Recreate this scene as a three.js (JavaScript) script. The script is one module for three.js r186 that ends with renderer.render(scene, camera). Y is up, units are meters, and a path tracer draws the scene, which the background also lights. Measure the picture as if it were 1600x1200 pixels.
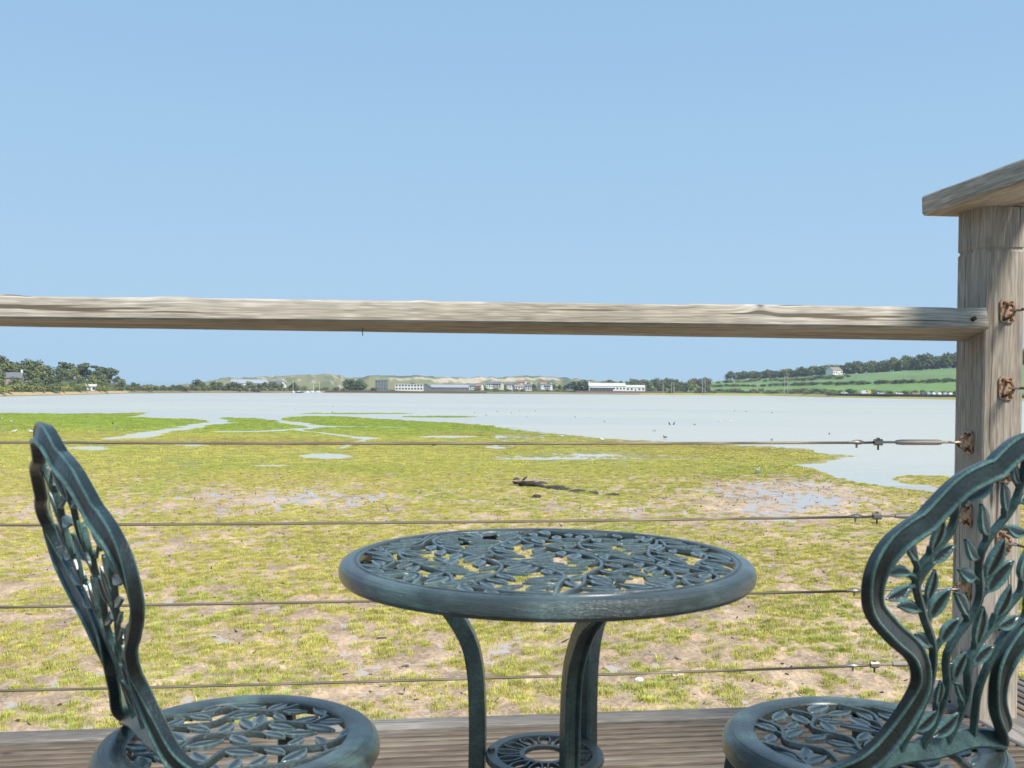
import * as THREE from 'three';
import { mergeGeometries, toCreasedNormals } from 'three/addons/utils/BufferGeometryUtils.js';

// ---------------------------------------------------------------- camera, sky, sun, exposure
const scene = new THREE.Scene();
const EYE = 4.5, FOC = 1520;                       // eye height above the water level; focal length in photo pixels (1600 wide)
const camera = new THREE.PerspectiveCamera(2 * Math.atan(600 / FOC) * 180 / Math.PI, 4 / 3, 0.05, 6000);
camera.position.set(0, EYE, 0);
camera.rotation.set(0.0046, 0, 0.0073);
camera.updateMatrixWorld(true);
camera.focus = 9; camera.userData.fStop = 16;

const renderer = new THREE.WebGLRenderer({ antialias: true });
renderer.toneMapping = THREE.LinearToneMapping;
renderer.toneMappingExposure = 1.14;
renderer.shadowMap.enabled = true;

const s2l = c => { c /= 255; return c <= 0.04045 ? c / 12.92 : Math.pow((c + 0.055) / 1.055, 2.4); };
{ // clear summer sky: pale at the horizon, deeper blue overhead
  const stops = [[-90, 150, 165, 170], [-4, 168, 196, 216], [0, 176, 211, 239], [7, 172, 208, 238], [14, 163, 201, 235], [22, 153, 193, 230], [45, 132, 176, 222], [90, 112, 160, 214]];
  const w = 64, h = 512, data = new Float32Array(w * h * 4);
  for (let j = 0; j < h; j++) {
    const el = (j + 0.5) / h * 180 - 90;
    let k = 0; while (k < stops.length - 2 && el > stops[k + 1][0]) k++;
    const a = stops[k], b = stops[k + 1], t = Math.min(1, Math.max(0, (el - a[0]) / (b[0] - a[0])));
    for (let i = 0; i < w; i++) for (let c = 0; c < 4; c++)
      data[(j * w + i) * 4 + c] = c === 3 ? 1 : (s2l(a[c + 1]) * (1 - t) + s2l(b[c + 1]) * t) / 1.14;
  }
  const sky = new THREE.DataTexture(data, w, h, THREE.RGBAFormat, THREE.FloatType);
  sky.mapping = THREE.EquirectangularReflectionMapping; sky.magFilter = sky.minFilter = THREE.LinearFilter; sky.needsUpdate = true;
  scene.background = sky; scene.environment = sky;
}
const sun = new THREE.DirectionalLight(new THREE.Color(1, 0.955, 0.88), 4.4);
sun.position.set(46, 92, 52); sun.target.position.set(0, 0, -8);
sun.castShadow = true; sun.shadow.radius = 26; sun.shadow.mapSize.set(4096, 4096);
Object.assign(sun.shadow.camera, { left: -120, right: 120, top: 160, bottom: -120, near: 1, far: 600 });
scene.add(sun, sun.target);

// ---------------------------------------------------------------- helpers
const V = (x, y, z) => new THREE.Vector3(x, y, z);
function rng(a) { return () => { a |= 0; a = a + 0x6D2B79F5 | 0; let t = Math.imul(a ^ a >>> 15, 1 | a); t = t + Math.imul(t ^ t >>> 7, 61 | t) ^ t; return ((t ^ t >>> 14) >>> 0) / 4294967296; }; }
const clamp = (x, a = 0, b = 1) => Math.min(b, Math.max(a, x));
const sstep = (a, b, x) => { const t = clamp((x - a) / (b - a)); return t * t * (3 - 2 * t); };
const lerp = (a, b, t) => a + (b - a) * t;
function table(rows) { return x => { if (x <= rows[0][0]) return rows[0][1]; for (let i = 1; i < rows.length; i++) if (x <= rows[i][0]) { const t = (x - rows[i - 1][0]) / (rows[i][0] - rows[i - 1][0]); return lerp(rows[i - 1][1], rows[i][1], t); } return rows[rows.length - 1][1]; }; }
// value noise, optionally periodic
const PERM = (() => { const r = rng(77), p = [...Array(512).keys()]; for (let i = 511; i > 0; i--) { const j = Math.floor(r() * (i + 1)); [p[i], p[j]] = [p[j], p[i]]; } return p; })();
const hash2 = (x, y) => PERM[(PERM[x & 511] + y) & 511] / 511;
function vnoise(x, y, px = 0, py = 0) {
  const xi = Math.floor(x), yi = Math.floor(y), fx = x - xi, fy = y - yi, u = fx * fx * (3 - 2 * fx), v = fy * fy * (3 - 2 * fy);
  const wx = a => px ? ((a % px) + px) % px : a, wy = a => py ? ((a % py) + py) % py : a;
  const a = hash2(wx(xi), wy(yi)), b = hash2(wx(xi + 1), wy(yi)), c = hash2(wx(xi), wy(yi + 1)), d = hash2(wx(xi + 1), wy(yi + 1));
  return lerp(lerp(a, b, u), lerp(c, d, u), v);
}
const fbm = (x, y, o = 4, px = 0, py = 0) => { let s = 0, a = 0.5, n = 0; for (let i = 0; i < o; i++) { s += a * vnoise(x, y, px, py); n += a; a *= 0.5; x *= 2; y *= 2; px *= 2; py *= 2; } return s / n; };
function tex(w, h, fn, srgb = true, repeat = [1, 1]) {
  const d = new Uint8Array(w * h * 4);
  for (let j = 0; j < h; j++) for (let i = 0; i < w; i++) { const c = fn(i / w, j / h); for (let k = 0; k < 3; k++) d[(j * w + i) * 4 + k] = clamp(c[k] ?? c[0]) * 255; d[(j * w + i) * 4 + 3] = 255; }
  const t = new THREE.DataTexture(d, w, h); t.wrapS = t.wrapT = THREE.RepeatWrapping; t.magFilter = THREE.LinearFilter; t.minFilter = THREE.LinearMipmapLinearFilter; t.generateMipmaps = true;
  if (srgb) t.colorSpace = THREE.SRGBColorSpace; t.repeat.set(...repeat); t.needsUpdate = true; return t;
}
// photo pixel -> direction / point; a point's photo pixel
const ray = (px, py) => V((px - 800) / FOC, -(py - 600) / FOC, -1).applyQuaternion(camera.quaternion);
const onLevel = (px, py, y = 0) => { const d = ray(px, py); return d.multiplyScalar((y - EYE) / d.y).add(camera.position); };
const atDepth = (px, py, depth) => { const d = ray(px, py); return d.multiplyScalar(depth / -d.z).add(camera.position); };
const invQ = camera.quaternion.clone().invert();
const toPx = p => { const q = p.clone().sub(camera.position).applyQuaternion(invQ); return [800 + FOC * q.x / -q.z, 600 - FOC * q.y / -q.z]; };
const horizon = px => 607 + 0.0073 * (px - 800);

const taken = {};
function numbered(n) { if (!(n in taken)) { taken[n] = 0; return n; } return `${n}_${String(++taken[n]).padStart(3, '0')}`; }
function shade(o) { o.traverse(m => { if (m.isMesh) { m.castShadow = true; m.receiveShadow = true; } }); return o; }
function tag(o, label, category, group, kind) { o.userData.label = label; o.userData.category = category; if (group) o.userData.group = group; if (kind) o.userData.kind = kind; return o; }
function top(o, name, label, category, group, kind) { o.name = numbered(name); tag(o, label, category, group, kind); scene.add(o); return shade(o); }
function structure(o, name, label, category) { o.name = name; tag(o, label, category, null, 'structure'); scene.add(o); return shade(o); }
function part(parent, name, geo, mat) { const m = new THREE.Mesh(geo, mat); m.name = name; parent.add(m); m.castShadow = m.receiveShadow = true; return m; }
const group = () => new THREE.Group();
const std = (r, g, b, rough = 0.8, extra = {}) => new THREE.MeshStandardMaterial({ color: new THREE.Color().setRGB(r, g, b), roughness: rough, ...extra });
function merge(list) { return mergeGeometries(list.map(g => { const n = g.index ? g.toNonIndexed() : g; for (const k of Object.keys(n.attributes)) if (!['position', 'normal', 'uv', 'color'].includes(k)) n.deleteAttribute(k); return n; })); }
function move(g, x, y, z, ry = 0, rx = 0, rz = 0) { g.applyMatrix4(new THREE.Matrix4().makeRotationFromEuler(new THREE.Euler(rx, ry, rz, 'YXZ')).setPosition(x, y, z)); return g; }
const box = (w, h, d, x = 0, y = 0, z = 0, ry = 0) => move(new THREE.BoxGeometry(w, h, d), x, y, z, ry);
const cyl = (r0, r1, h, n = 12, x = 0, y = 0, z = 0) => move(new THREE.CylinderGeometry(r0, r1, h, n), x, y, z);
// sweep a closed 2-D profile [[a,b],...] along stations {p, S, N, k}: vertex = p + S*a*k + N*b*k
function sweep(st, prof, { closed = false, crease = 0.6, caps = true, shape = null } = {}) {
  const n = prof.length, pos = [], uv = [], idx = []; let per = [0], len = 0;
  for (let i = 0; i < n; i++) { const a = prof[i], b = prof[(i + 1) % n]; per.push(per[i] + Math.hypot(b[0] - a[0], b[1] - a[1])); }
  const m = st.length, rows = closed ? m + 1 : m;
  for (let j = 0; j < rows; j++) {
    const s = st[j % m]; if (j) len += s.p.distanceTo(st[(j - 1) % m].p);
    for (let i = 0; i <= n; i++) {
      const q = shape ? shape(prof[i % n], i % n, j) : prof[i % n], k = s.k ?? 1;
      pos.push(s.p.x + s.S.x * q[0] * k + s.N.x * q[1] * k, s.p.y + s.S.y * q[0] * k + s.N.y * q[1] * k, s.p.z + s.S.z * q[0] * k + s.N.z * q[1] * k);
      uv.push(len, per[i]);
    }
  }
  const w = n + 1;
  for (let j = 0; j < rows - 1; j++) for (let i = 0; i < n; i++) { const a = j * w + i, b = a + 1, c = a + w, d = c + 1; idx.push(a, c, b, b, c, d); }
  if (!closed && caps) for (const [j, flip] of [[0, 1], [m - 1, 0]]) {
    const base = pos.length / 3; let cx = 0, cy = 0, cz = 0;
    for (let i = 0; i < n; i++) { const o = (j * w + i) * 3; cx += pos[o]; cy += pos[o + 1]; cz += pos[o + 2]; pos.push(pos[o], pos[o + 1], pos[o + 2]); uv.push(prof[i][0], prof[i][1]); }
    pos.push(cx / n, cy / n, cz / n); uv.push(0, 0);
    for (let i = 0; i < n; i++) { const a = base + i, b = base + (i + 1) % n, c = base + n; flip ? idx.push(a, b, c) : idx.push(b, a, c); }
  }
  const g = new THREE.BufferGeometry();
  g.setAttribute('position', new THREE.Float32BufferAttribute(pos, 3)); g.setAttribute('uv', new THREE.Float32BufferAttribute(uv, 2)); g.setIndex(idx);
  return toCreasedNormals(g, crease);
}
// stations along a polyline with a fixed normal N (the profile's b axis leans to N as far as the tangent allows)
function along(points, N, ks) {
  return points.map((p, i) => {
    const T = points[Math.min(i + 1, points.length - 1)].clone().sub(points[Math.max(i - 1, 0)]).normalize();
    const nn = (Array.isArray(N) ? N[i] : N).clone(), S = V().crossVectors(nn, T).normalize(), B = V().crossVectors(T, S).normalize();
    return { p, S, N: B, k: ks ? ks[i] : 1 };
  });
}
const ring = (a, b, n) => [...Array(n)].map((_, i) => [a * Math.cos(-i / n * 2 * Math.PI), b * Math.sin(-i / n * 2 * Math.PI)]);
const tube = (pts, r, n = 7, N = V(0, 0.31, 0.95)) => sweep(along(pts, N), ring(r, r, n), { crease: 2 });
const curve = (pts, n) => new THREE.CatmullRomCurve3(pts).getSpacedPoints(n);
const lathe = (pts, n = 64) => { const g = new THREE.LatheGeometry(pts.map(p => new THREE.Vector2(p[0], p[1])), n); return toCreasedNormals(g.toNonIndexed(), 0.42); };
function paint(g, fn) { const p = g.attributes.position, nn = g.attributes.normal, c = new Float32Array(p.count * 3); for (let i = 0; i < p.count; i++) { const v = fn(p.getX(i), p.getY(i), p.getZ(i), nn && nn.getY(i), i); c[i * 3] = v[0]; c[i * 3 + 1] = v[1]; c[i * 3 + 2] = v[2]; } g.setAttribute('color', new THREE.BufferAttribute(c, 3)); return g; }
// a rounded-edge bar: profile rectangle with chamfered corners, centred
const barProf = (w, h, c) => [[-w / 2 + c, -h / 2], [-w / 2, -h / 2 + c], [-w / 2, h / 2 - c], [-w / 2 + c, h / 2], [w / 2 - c, h / 2], [w / 2, h / 2 - c], [w / 2, -h / 2 + c], [w / 2 - c, -h / 2]];

// ---------------------------------------------------------------- materials
const woodTex = (base, dark, light, seed, cracks = 1) => {
  const kr = rng(seed * 31 + 7), knots = [...Array(5)].map(() => [kr(), kr(), 0.010 + 0.012 * kr()]);
  return tex(2048, 512, (u, v) => {
    let w = fbm(u * 4 + seed, v * 4, 3, 4, 4) * 0.022, kn = 0;
    for (const [a, b, r] of knots) { let du = Math.abs(u - a), dv = v - b; du = Math.min(du, 1 - du); dv -= Math.round(dv); const d2 = (du * 2 / 1.6) ** 2 + (dv * 0.5) ** 2, e = Math.exp(-d2 / (r * r * 5)); w += Math.sign(dv || 1) * e * 0.02; kn = Math.max(kn, Math.exp(-d2 / (r * r * 0.35))); }
    const vv = v + w, g = fbm(u * 8 + seed, vv * 128, 3, 8, 128), f = fbm(u * 48, vv * 256 + seed, 2, 48, 256), b = fbm(u * 5 + 9, v * 6 + seed, 3, 5, 6);
    const cr = cracks * sstep(0.74, 0.84, fbm(u * 7 + 3 + seed, vv * 64, 2, 7, 64)) * 0.7;
    const k = 1 + (g - 0.5) * 0.24 + (f - 0.5) * 0.42 + (b - 0.5) * 0.2, m = sstep(0.5, 0.72, b) * 0.6, dk = Math.max(cr, kn * 0.75);
    return [0, 1, 2].map(i => (lerp(base[i], light[i], m) * k * (1 - dk) + dark[i] * dk) / 255);
  }, true, [0.5, 2]);
};
const grainBump = tex(1024, 512, (u, v) => [fbm(u * 8, v * 128, 3, 8, 128) * 0.7 + fbm(u * 40, v * 256, 2, 40, 256) * 0.3], false, [0.5, 2]);
const railWood = new THREE.MeshStandardMaterial({ map: woodTex([168, 156, 138], [72, 60, 48], [184, 175, 161], 1), bumpMap: grainBump, bumpScale: 0.0012, roughness: 0.88 });
const postWood = new THREE.MeshStandardMaterial({ map: woodTex([156, 143, 127], [68, 57, 46], [170, 160, 147], 5), bumpMap: grainBump, bumpScale: 0.0012, roughness: 0.85 });
const deckWood = new THREE.MeshStandardMaterial({ map: woodTex([118, 103, 87], [56, 46, 36], [142, 129, 112], 11, 0.4), bumpMap: grainBump, bumpScale: 0.001, roughness: 0.8 });
const trimWood = new THREE.MeshStandardMaterial({ map: woodTex([128, 120, 110], [72, 63, 53], [146, 139, 130], 17, 0.6), bumpMap: grainBump, bumpScale: 0.001, roughness: 0.8 });
const speck = tex(512, 512, (u, v) => { const a = fbm(u * 16, v * 16, 4, 16, 16), b = fbm(u * 128, v * 128, 2, 128, 128); const k = 0.72 + a * 0.28 + (b - 0.5) * 0.3; return [k, k, k]; }, true, [4, 4]);
const speckBump = tex(512, 512, (u, v) => [fbm(u * 64, v * 64, 3, 64, 64)], false, [4, 4]);
const castIron = new THREE.MeshPhysicalMaterial({ vertexColors: true, map: speck, bumpMap: speckBump, bumpScale: 0.0006, roughness: 0.33, metalness: 0.1, clearcoat: 0.5, clearcoatRoughness: 0.22 });
const wireMat = std(0.21, 0.17, 0.115, 0.6, { metalness: 0.4 });
const steelMat = std(0.44, 0.37, 0.30, 0.42, { metalness: 0.6 });
const rustTex = tex(256, 256, (u, v) => { const a = fbm(u * 8, v * 8, 4, 8, 8), b = fbm(u * 40 + 3, v * 40, 2, 40, 40); return a > 0.46 ? [0.60 + b * 0.2, 0.50 + b * 0.16, 0.40 + b * 0.13] : [0.40 + b * 0.2, 0.28 + b * 0.12, 0.20 + b * 0.08]; }, true, [12, 12]);
const rustMat = new THREE.MeshStandardMaterial({ map: rustTex, roughness: 0.6, metalness: 0.35 });
const rustDark = std(0.07, 0.045, 0.03, 0.7, { metalness: 0.3 });

// ---------------------------------------------------------------- deck and railing
const DECK = EYE - 0.92;
const C0 = atDepth(1537, 600, 2.72); C0.y = 0;                // the post's near corner, on plan
const D = V(0.9928, 0, -0.12), NN = V(0.12, 0, 0.9928);       // along the rail (to the right), and out of it towards the house
const UP = V(0, 1, 0);
const rail = (t, out, y) => C0.clone().addScaledVector(D, t).addScaledVector(NN, out).setY(y);   // t to the right of the post's left face, out from its front face

{ // decking: grooved boards parallel to the rail, framed by smooth edge boards
  const deck = group();
  const W = 0.142, P = [];
  const ribs = 4, pitch = W / ribs;
  P.push([-W / 2, -0.028]);
  for (let i = 0; i < ribs; i++) { const a = -W / 2 + i * pitch; P.push([a + 0.0055, i ? -0.014 : -0.003], [a + 0.007, -0.0012], [a + 0.0095, 0], [a + pitch - 0.0095, 0.0005], [a + pitch - 0.0075, -0.0012], [a + pitch - 0.0065, -0.014]); }
  P.push([W / 2, -0.003], [W / 2, -0.028]);
  const boardGeo = (len, seed) => {
    const r = rng(seed), n = 12, st = [];
    for (let i = 0; i <= n; i++) st.push({ p: V(len * (i / n - 0.5), (r() - 0.5) * 0.0015, (r() - 0.5) * 0.0015), S: V(0, 0, 1), N: UP });
    const g = sweep(st, P, { crease: 0.5 });
    const u = g.attributes.uv; for (let i = 0; i < u.count; i++) u.setXY(i, u.getX(i) + seed * 0.37, u.getY(i) + seed * 0.113);
    return g;
  };
  const variants = [1, 2, 3, 4].map(s => boardGeo(6.2, s));
  const ang = Math.atan2(0.12, 0.9928);
  for (let i = 0; i < 27; i++) {
    const b = part(deck, 'deck_board', variants[i % 4], deckWood);
    b.position.copy(rail(-3.1, -0.165 + 0.085 + 0.074 + i * 0.148, DECK)); b.rotation.y = ang;
  }
  const edge = sweep([0, 1, 2, 3, 4, 5, 6].map(i => ({ p: rail(-6.2 + i * 1.035, -0.13, DECK - 0.012), S: NN.clone().negate(), N: UP })), barProf(0.078, 0.036, 0.004));
  part(deck, 'edge_board', edge, trimWood);
  for (let i = 0; i < 5; i++) {                            // side boards run the other way, past the corner post
    const o = 0.05 + 0.148 * i, pts = [-0.36, 0.4, 1.2, 2.0, 2.8, 3.8].map(k => rail(o + 0.008, k, DECK + 0.004));
    part(deck, 'side_board', sweep(along(pts, UP), i ? P.map(q => [q[0], q[1]]) : barProf(0.142, 0.03, 0.004).map(q => [q[0], q[1] - 0.013]), { crease: 0.5 }), i % 2 ? deckWood : trimWood);
  }
  for (const t of [-5.5, -3.6, -1.8, -0.1, 0.6]) for (const o of [0.0, 1.9, 3.6]) part(deck, 'support_post', cyl(0.07, 0.07, DECK + 0.2, 10, ...rail(t, o, (DECK - 0.25) / 2 - 0.05).toArray()), postWood);
  for (const o of [0.05, 1.9, 3.6]) part(deck, 'joist', sweep(along([rail(-6.1, o, DECK - 0.12), rail(0.7, o, DECK - 0.12)], UP), barProf(0.05, 0.17, 0.003)), postWood);
  structure(deck, 'deck', 'weathered grooved timber decking under the bistro set', 'deck');
}

const railing = group();
{
  // corner post with a routed groove near its head
  const post = (t, lean) => {
    const ys = [DECK - 0.2, DECK + 0.2, DECK + 0.5, DECK + 0.8, DECK + 1.05, DECK + 1.24, DECK + 1.315, DECK + 1.3155, DECK + 1.322, DECK + 1.328, DECK + 1.3285, DECK + 1.36, DECK + 1.441];
    const st = ys.map((y, i) => ({ p: rail(t + 0.059 + lean * (y - EYE), -0.07, y), S: D, N: NN.clone().negate(), k: i === 8 ? 0.93 : (i === 7 || i === 9) ? 0.985 : 1 }));
    return sweep(st, barProf(0.118, 0.14, 0.004), { crease: 0.4 });
  };
  part(railing, 'post', post(0, 0.012), postWood);
  part(railing, 'post', post(-3.25, 0), postWood);
  // twisted handrail
  const r = rng(5), st = []; const n = 90;
  for (let i = 0; i <= n; i++) {
    const t = -3.13 * i / n - 0.0005, tl = -t, a = (13.6 - 3.0 * tl) * Math.PI / 180;
    const N = UP.clone().multiplyScalar(Math.cos(a)).addScaledVector(NN, -Math.sin(a)), S = NN.clone().multiplyScalar(-Math.cos(a)).addScaledVector(UP, -Math.sin(a));
    st.push({ p: rail(t, 0.026, EYE + 0.1766 - 0.005 * tl + (fbm(tl * 0.8, 3, 2) - 0.5) * 0.002), S, N: N, k: 1 });
  }
  const HP = [[0.006, 0], [0, 0.005], [0, 0.054], [0.004, 0.060], [0.05, 0.061], [0.128, 0.060], [0.133, 0.055], [0.133, 0.005], [0.128, 0], [0.06, 0]].reverse();
  const hg = sweep(st, HP, { crease: 0.5, shape: (q, i, j) => {
    const chip = sstep(0.57, 0.58, fbm(j * 0.23 + 40, 7, 3)) * 0.003, e = q[1] > 0.05 && q[0] < 0.03 ? chip : 0;
    return [q[0] + (fbm(j * 0.5, i * 5.3, 2) - 0.5) * 0.0008, q[1] - e + (fbm(j * 0.4 + 9, i * 3.1, 2) - 0.5) * 0.0007];
  } });
  const hr = part(railing, 'handrail', hg, railWood);
  part(hr, 'bolt', sweep(along([rail(-0.047, 0.02, EYE + 0.2), rail(-0.047, 0.0315, EYE + 0.2035)], UP), ring(0.006, 0.006, 8)), rustDark);
  part(hr, 'nail', cyl(0.0012, 0.0012, 0.02, 6, ...rail(-1.72, -0.05, EYE + 0.146).toArray()), rustDark);
  // flat cap rail over the post, running back along the return
  const cs = []; for (let i = 0; i <= 24; i++) cs.push({ p: rail(-0.003, -0.172 + i * 0.105, DECK + 1.441 + 0.0295 + (fbm(i * 0.4, 8, 2) - 0.5) * 0.003), S: D, N: UP });
  const cap = part(railing, 'cap_rail', sweep(cs, barProf(0.178, 0.058, 0.006), { crease: 0.4, shape: (q, i, j) => [q[0] + (fbm(j * 0.5, i * 4.1, 2) - 0.5) * 0.004 + (j === 0 && q[0] < 0 ? 0.004 : 0), q[1] + (fbm(j * 0.6 + 5, i * 2.7, 2) - 0.5) * 0.003] }), railWood);
  part(cap, 'batten', sweep(along([rail(0.118, -0.05, DECK + 1.455), rail(0.118, 2.3, DECK + 1.455)], UP), barProf(0.05, 0.024, 0.003)), postWood);
  part(railing, 'post', sweep([DECK - 0.2, DECK + 0.5, DECK + 1.0, DECK + 1.4405].map(y => ({ p: rail(0.059, 2.2, y), S: D, N: NN.clone().negate() })), barProf(0.118, 0.14, 0.004), { crease: 0.4 }), postWood);

  // one cable with its fittings: end point on the eye plate E, direction dir away from the post, plate normal = dir
  const wire = (E, dir, len, sag, withBuckle) => {
    const side = V().crossVectors(UP, dir).normalize();
    const at = (k, u = 0, s = 0) => E.clone().addScaledVector(dir, k).addScaledVector(UP, u).addScaledVector(side, s);
    const frame = (w, h, c, k0, k1) => sweep([k0, k1].map(k => ({ p: at(k), S: side, N: UP })), barProf(w, h, c), { crease: 0.4 });
    const plate = part(railing, 'eye_plate', frame(0.042, 0.064, 0.006, 0.0005, 0.006), rustMat);
    for (const [u, s] of [[0.023, 0.011], [0.023, -0.011], [-0.023, 0.011], [-0.023, -0.011]])
      part(plate, 'screw', sweep([0.006, 0.0085, 0.0095].map((k, i) => ({ p: at(k, u, s), S: side, N: UP, k: [1, 1, 0.5][i] })), ring(0.0048, 0.0048, 8)), rustDark);
    const bow = []; for (let i = 0; i <= 14; i++) { const a = Math.PI * i / 14; bow.push(at(0.004 + Math.sin(a) * 0.034, Math.cos(a) * 0.019)); }
    part(plate, 'eye', tube(bow, 0.0045, 7, side), rustMat);
    const b = group(); b.name = 'cable'; railing.add(b);
    const jaw = []; for (let i = 0; i <= 18; i++) { const a = 2 * Math.PI * i / 18; jaw.push(at(0.045 + Math.cos(a) * 0.020, 0, Math.sin(a) * 0.011)); }
    part(b, 'shackle', tube(jaw, 0.0036, 6, UP), steelMat);
    if (withBuckle) {
      const st = [[0.06, 0.0035], [0.085, 0.0036], [0.087, 0.0065], [0.10, 0.0082], [0.205, 0.0082], [0.222, 0.0065], [0.224, 0.0036], [0.262, 0.0034]];
      part(b, 'turnbuckle', sweep(st.map(([k, q]) => ({ p: at(k), S: side, N: UP, k: q })), ring(1, 1, 10), { crease: 0.5 }), steelMat);
      const clip = part(b, 'rope_clip', merge([frame(0.014, 0.018, 0.005, 0.264, 0.288), sweep([[0.276, 0.009], [0.276, 0.013]].map(([k, u]) => ({ p: at(k, u), S: side, N: dir })), ring(0.005, 0.005, 6))]), steelMat);
      part(clip, 'bolt', sweep([-0.008, -0.022].map(u => ({ p: at(0.276, u), S: side, N: dir })), ring(0.0026, 0.0026, 6)), rustDark);
      part(b, 'ferrule', merge([sweep([[0.318, 0.003], [0.326, 0.0085], [0.342, 0.0095], [0.352, 0.006], [0.362, 0.003]].map(([k, q]) => ({ p: at(k), S: side, N: UP, k: q })), ring(1, 0.75, 8), { crease: 0.5 }), sweep([-0.004, -0.016].map(u => ({ p: at(0.34, u), S: side, N: dir })), ring(0.003, 0.003, 6))]), steelMat);
    }
    const pts = []; for (let i = 0; i <= 24; i++) { const k = 0.055 + (len - 0.055) * i / 24; pts.push(at(withBuckle ? Math.max(k, 0.285) : k, -sag * 4 * (i / 24) * (1 - i / 24))); }
    part(b, 'wire_rope', tube(pts.filter((p, i) => !i || p.distanceTo(pts[i - 1]) > 1e-4), 0.0037, 7, UP), wireMat);
  };
  const yAt = (py, depth) => EYE + (horizon(1500) - py) / FOC * depth;
  for (const [py, sag] of [[691, 0.004], [805, 0.006], [919, 0.005], [1034, 0.007]]) wire(rail(-0.0005 + 0.012 * (yAt(py, 2.78) - EYE), -0.062, yAt(py, 2.78)), D.clone().negate(), 3.06, sag, true);
  for (const py of [486, 606, 735, 845, 968]) wire(rail(0.064 + 0.012 * (yAt(py, 2.73) - EYE), 0.0005, yAt(py, 2.73)), NN, 2.06, 0.004, false);
  top(railing, 'cable_railing', 'weathered timber railing with four wire cables, corner post and flat cap rail', 'railing');
}

// ---------------------------------------------------------------- cast bistro set
const VERD = (e, x, y, z) => { // e: 0 in the dark casting, 1 on the rubbed verdigris edges
  const n = fbm(x * 60 + y * 37 + 11, z * 60 + y * 41 + 5, 3), k = clamp(e * (0.35 + 1.2 * n));
  return [lerp(0.014, 0.135, k), lerp(0.017, 0.27, k), lerp(0.017, 0.235, k)];
};
const TOPC = (x, y, z) => { const n = fbm(x * 30 + 3, z * 30 + y * 20 + 8, 3); const w = sstep(0.56, 0.74, fbm(x * 14 + 40, z * 14 + y * 30, 3)), f = fbm(x * 90, z * 90 + y * 70, 2); return [lerp(0.045, 0.085, n) + w * f * 0.12, lerp(0.060, 0.108, n) + w * f * 0.19, lerp(0.055, 0.098, n) + w * f * 0.17]; };
// a cast leaf, 1 long: raised rim, dished middle, mid-vein, a slight bend
function leafGeo(wide, bend, rim, colour) {
  const ns = 9, nt = 6, pos = [], idx = [], edge = [];
  for (const sgn of [1, -1]) for (let i = 0; i <= ns; i++) for (let j = 0; j <= nt; j++) {
    const s = i / ns, t = j / nt * 2 - 1, w = wide * Math.pow(Math.sin(Math.PI * Math.pow(clamp(s, 0.012, 0.988), 0.85)), 0.8) * 0.5;
    const hgt = 0.045 + rim * Math.pow(Math.abs(t), 3) * Math.sin(Math.PI * clamp(s, 0.06, 0.94)) - (Math.abs(t) < 0.1 ? 0.02 : 0);
    pos.push(s, sgn * hgt * (Math.abs(t) > 0.99 ? 0.55 : 1), w * t + bend * Math.sin(Math.PI * s)); edge.push(Math.abs(t) > 0.6 || s < 0.05 || s > 0.95 ? 1 : 0);
  }
  const q = (nt + 1), off = (ns + 1) * q;
  for (let i = 0; i < ns; i++) for (let j = 0; j < nt; j++) { const a = i * q + j, b = a + 1, c = a + q, d = c + 1; idx.push(a, b, c, b, d, c, off + a, off + c, off + b, off + b, off + c, off + d); }
  for (let i = 0; i < ns; i++) for (const j of [0, nt]) { const a = i * q + j, c = a + q; j ? idx.push(a, off + a, c, c, off + a, off + c) : idx.push(a, c, off + a, c, off + c, off + a); }
  const g = new THREE.BufferGeometry(); g.setAttribute('position', new THREE.Float32BufferAttribute(pos, 3)); g.setAttribute('uv', new THREE.Float32BufferAttribute(pos.flatMap((_, i) => i % 3 ? [] : [pos[i] * 0.06, pos[i + 2] * 0.06]), 2));
  g.setAttribute('color', new THREE.Float32BufferAttribute(edge.flatMap((e, i) => colour(e, pos[i * 3] * 0.06, 0, pos[i * 3 + 2] * 0.06)), 3)); g.setIndex(idx);
  return toCreasedNormals(g, 0.9);
}
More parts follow.
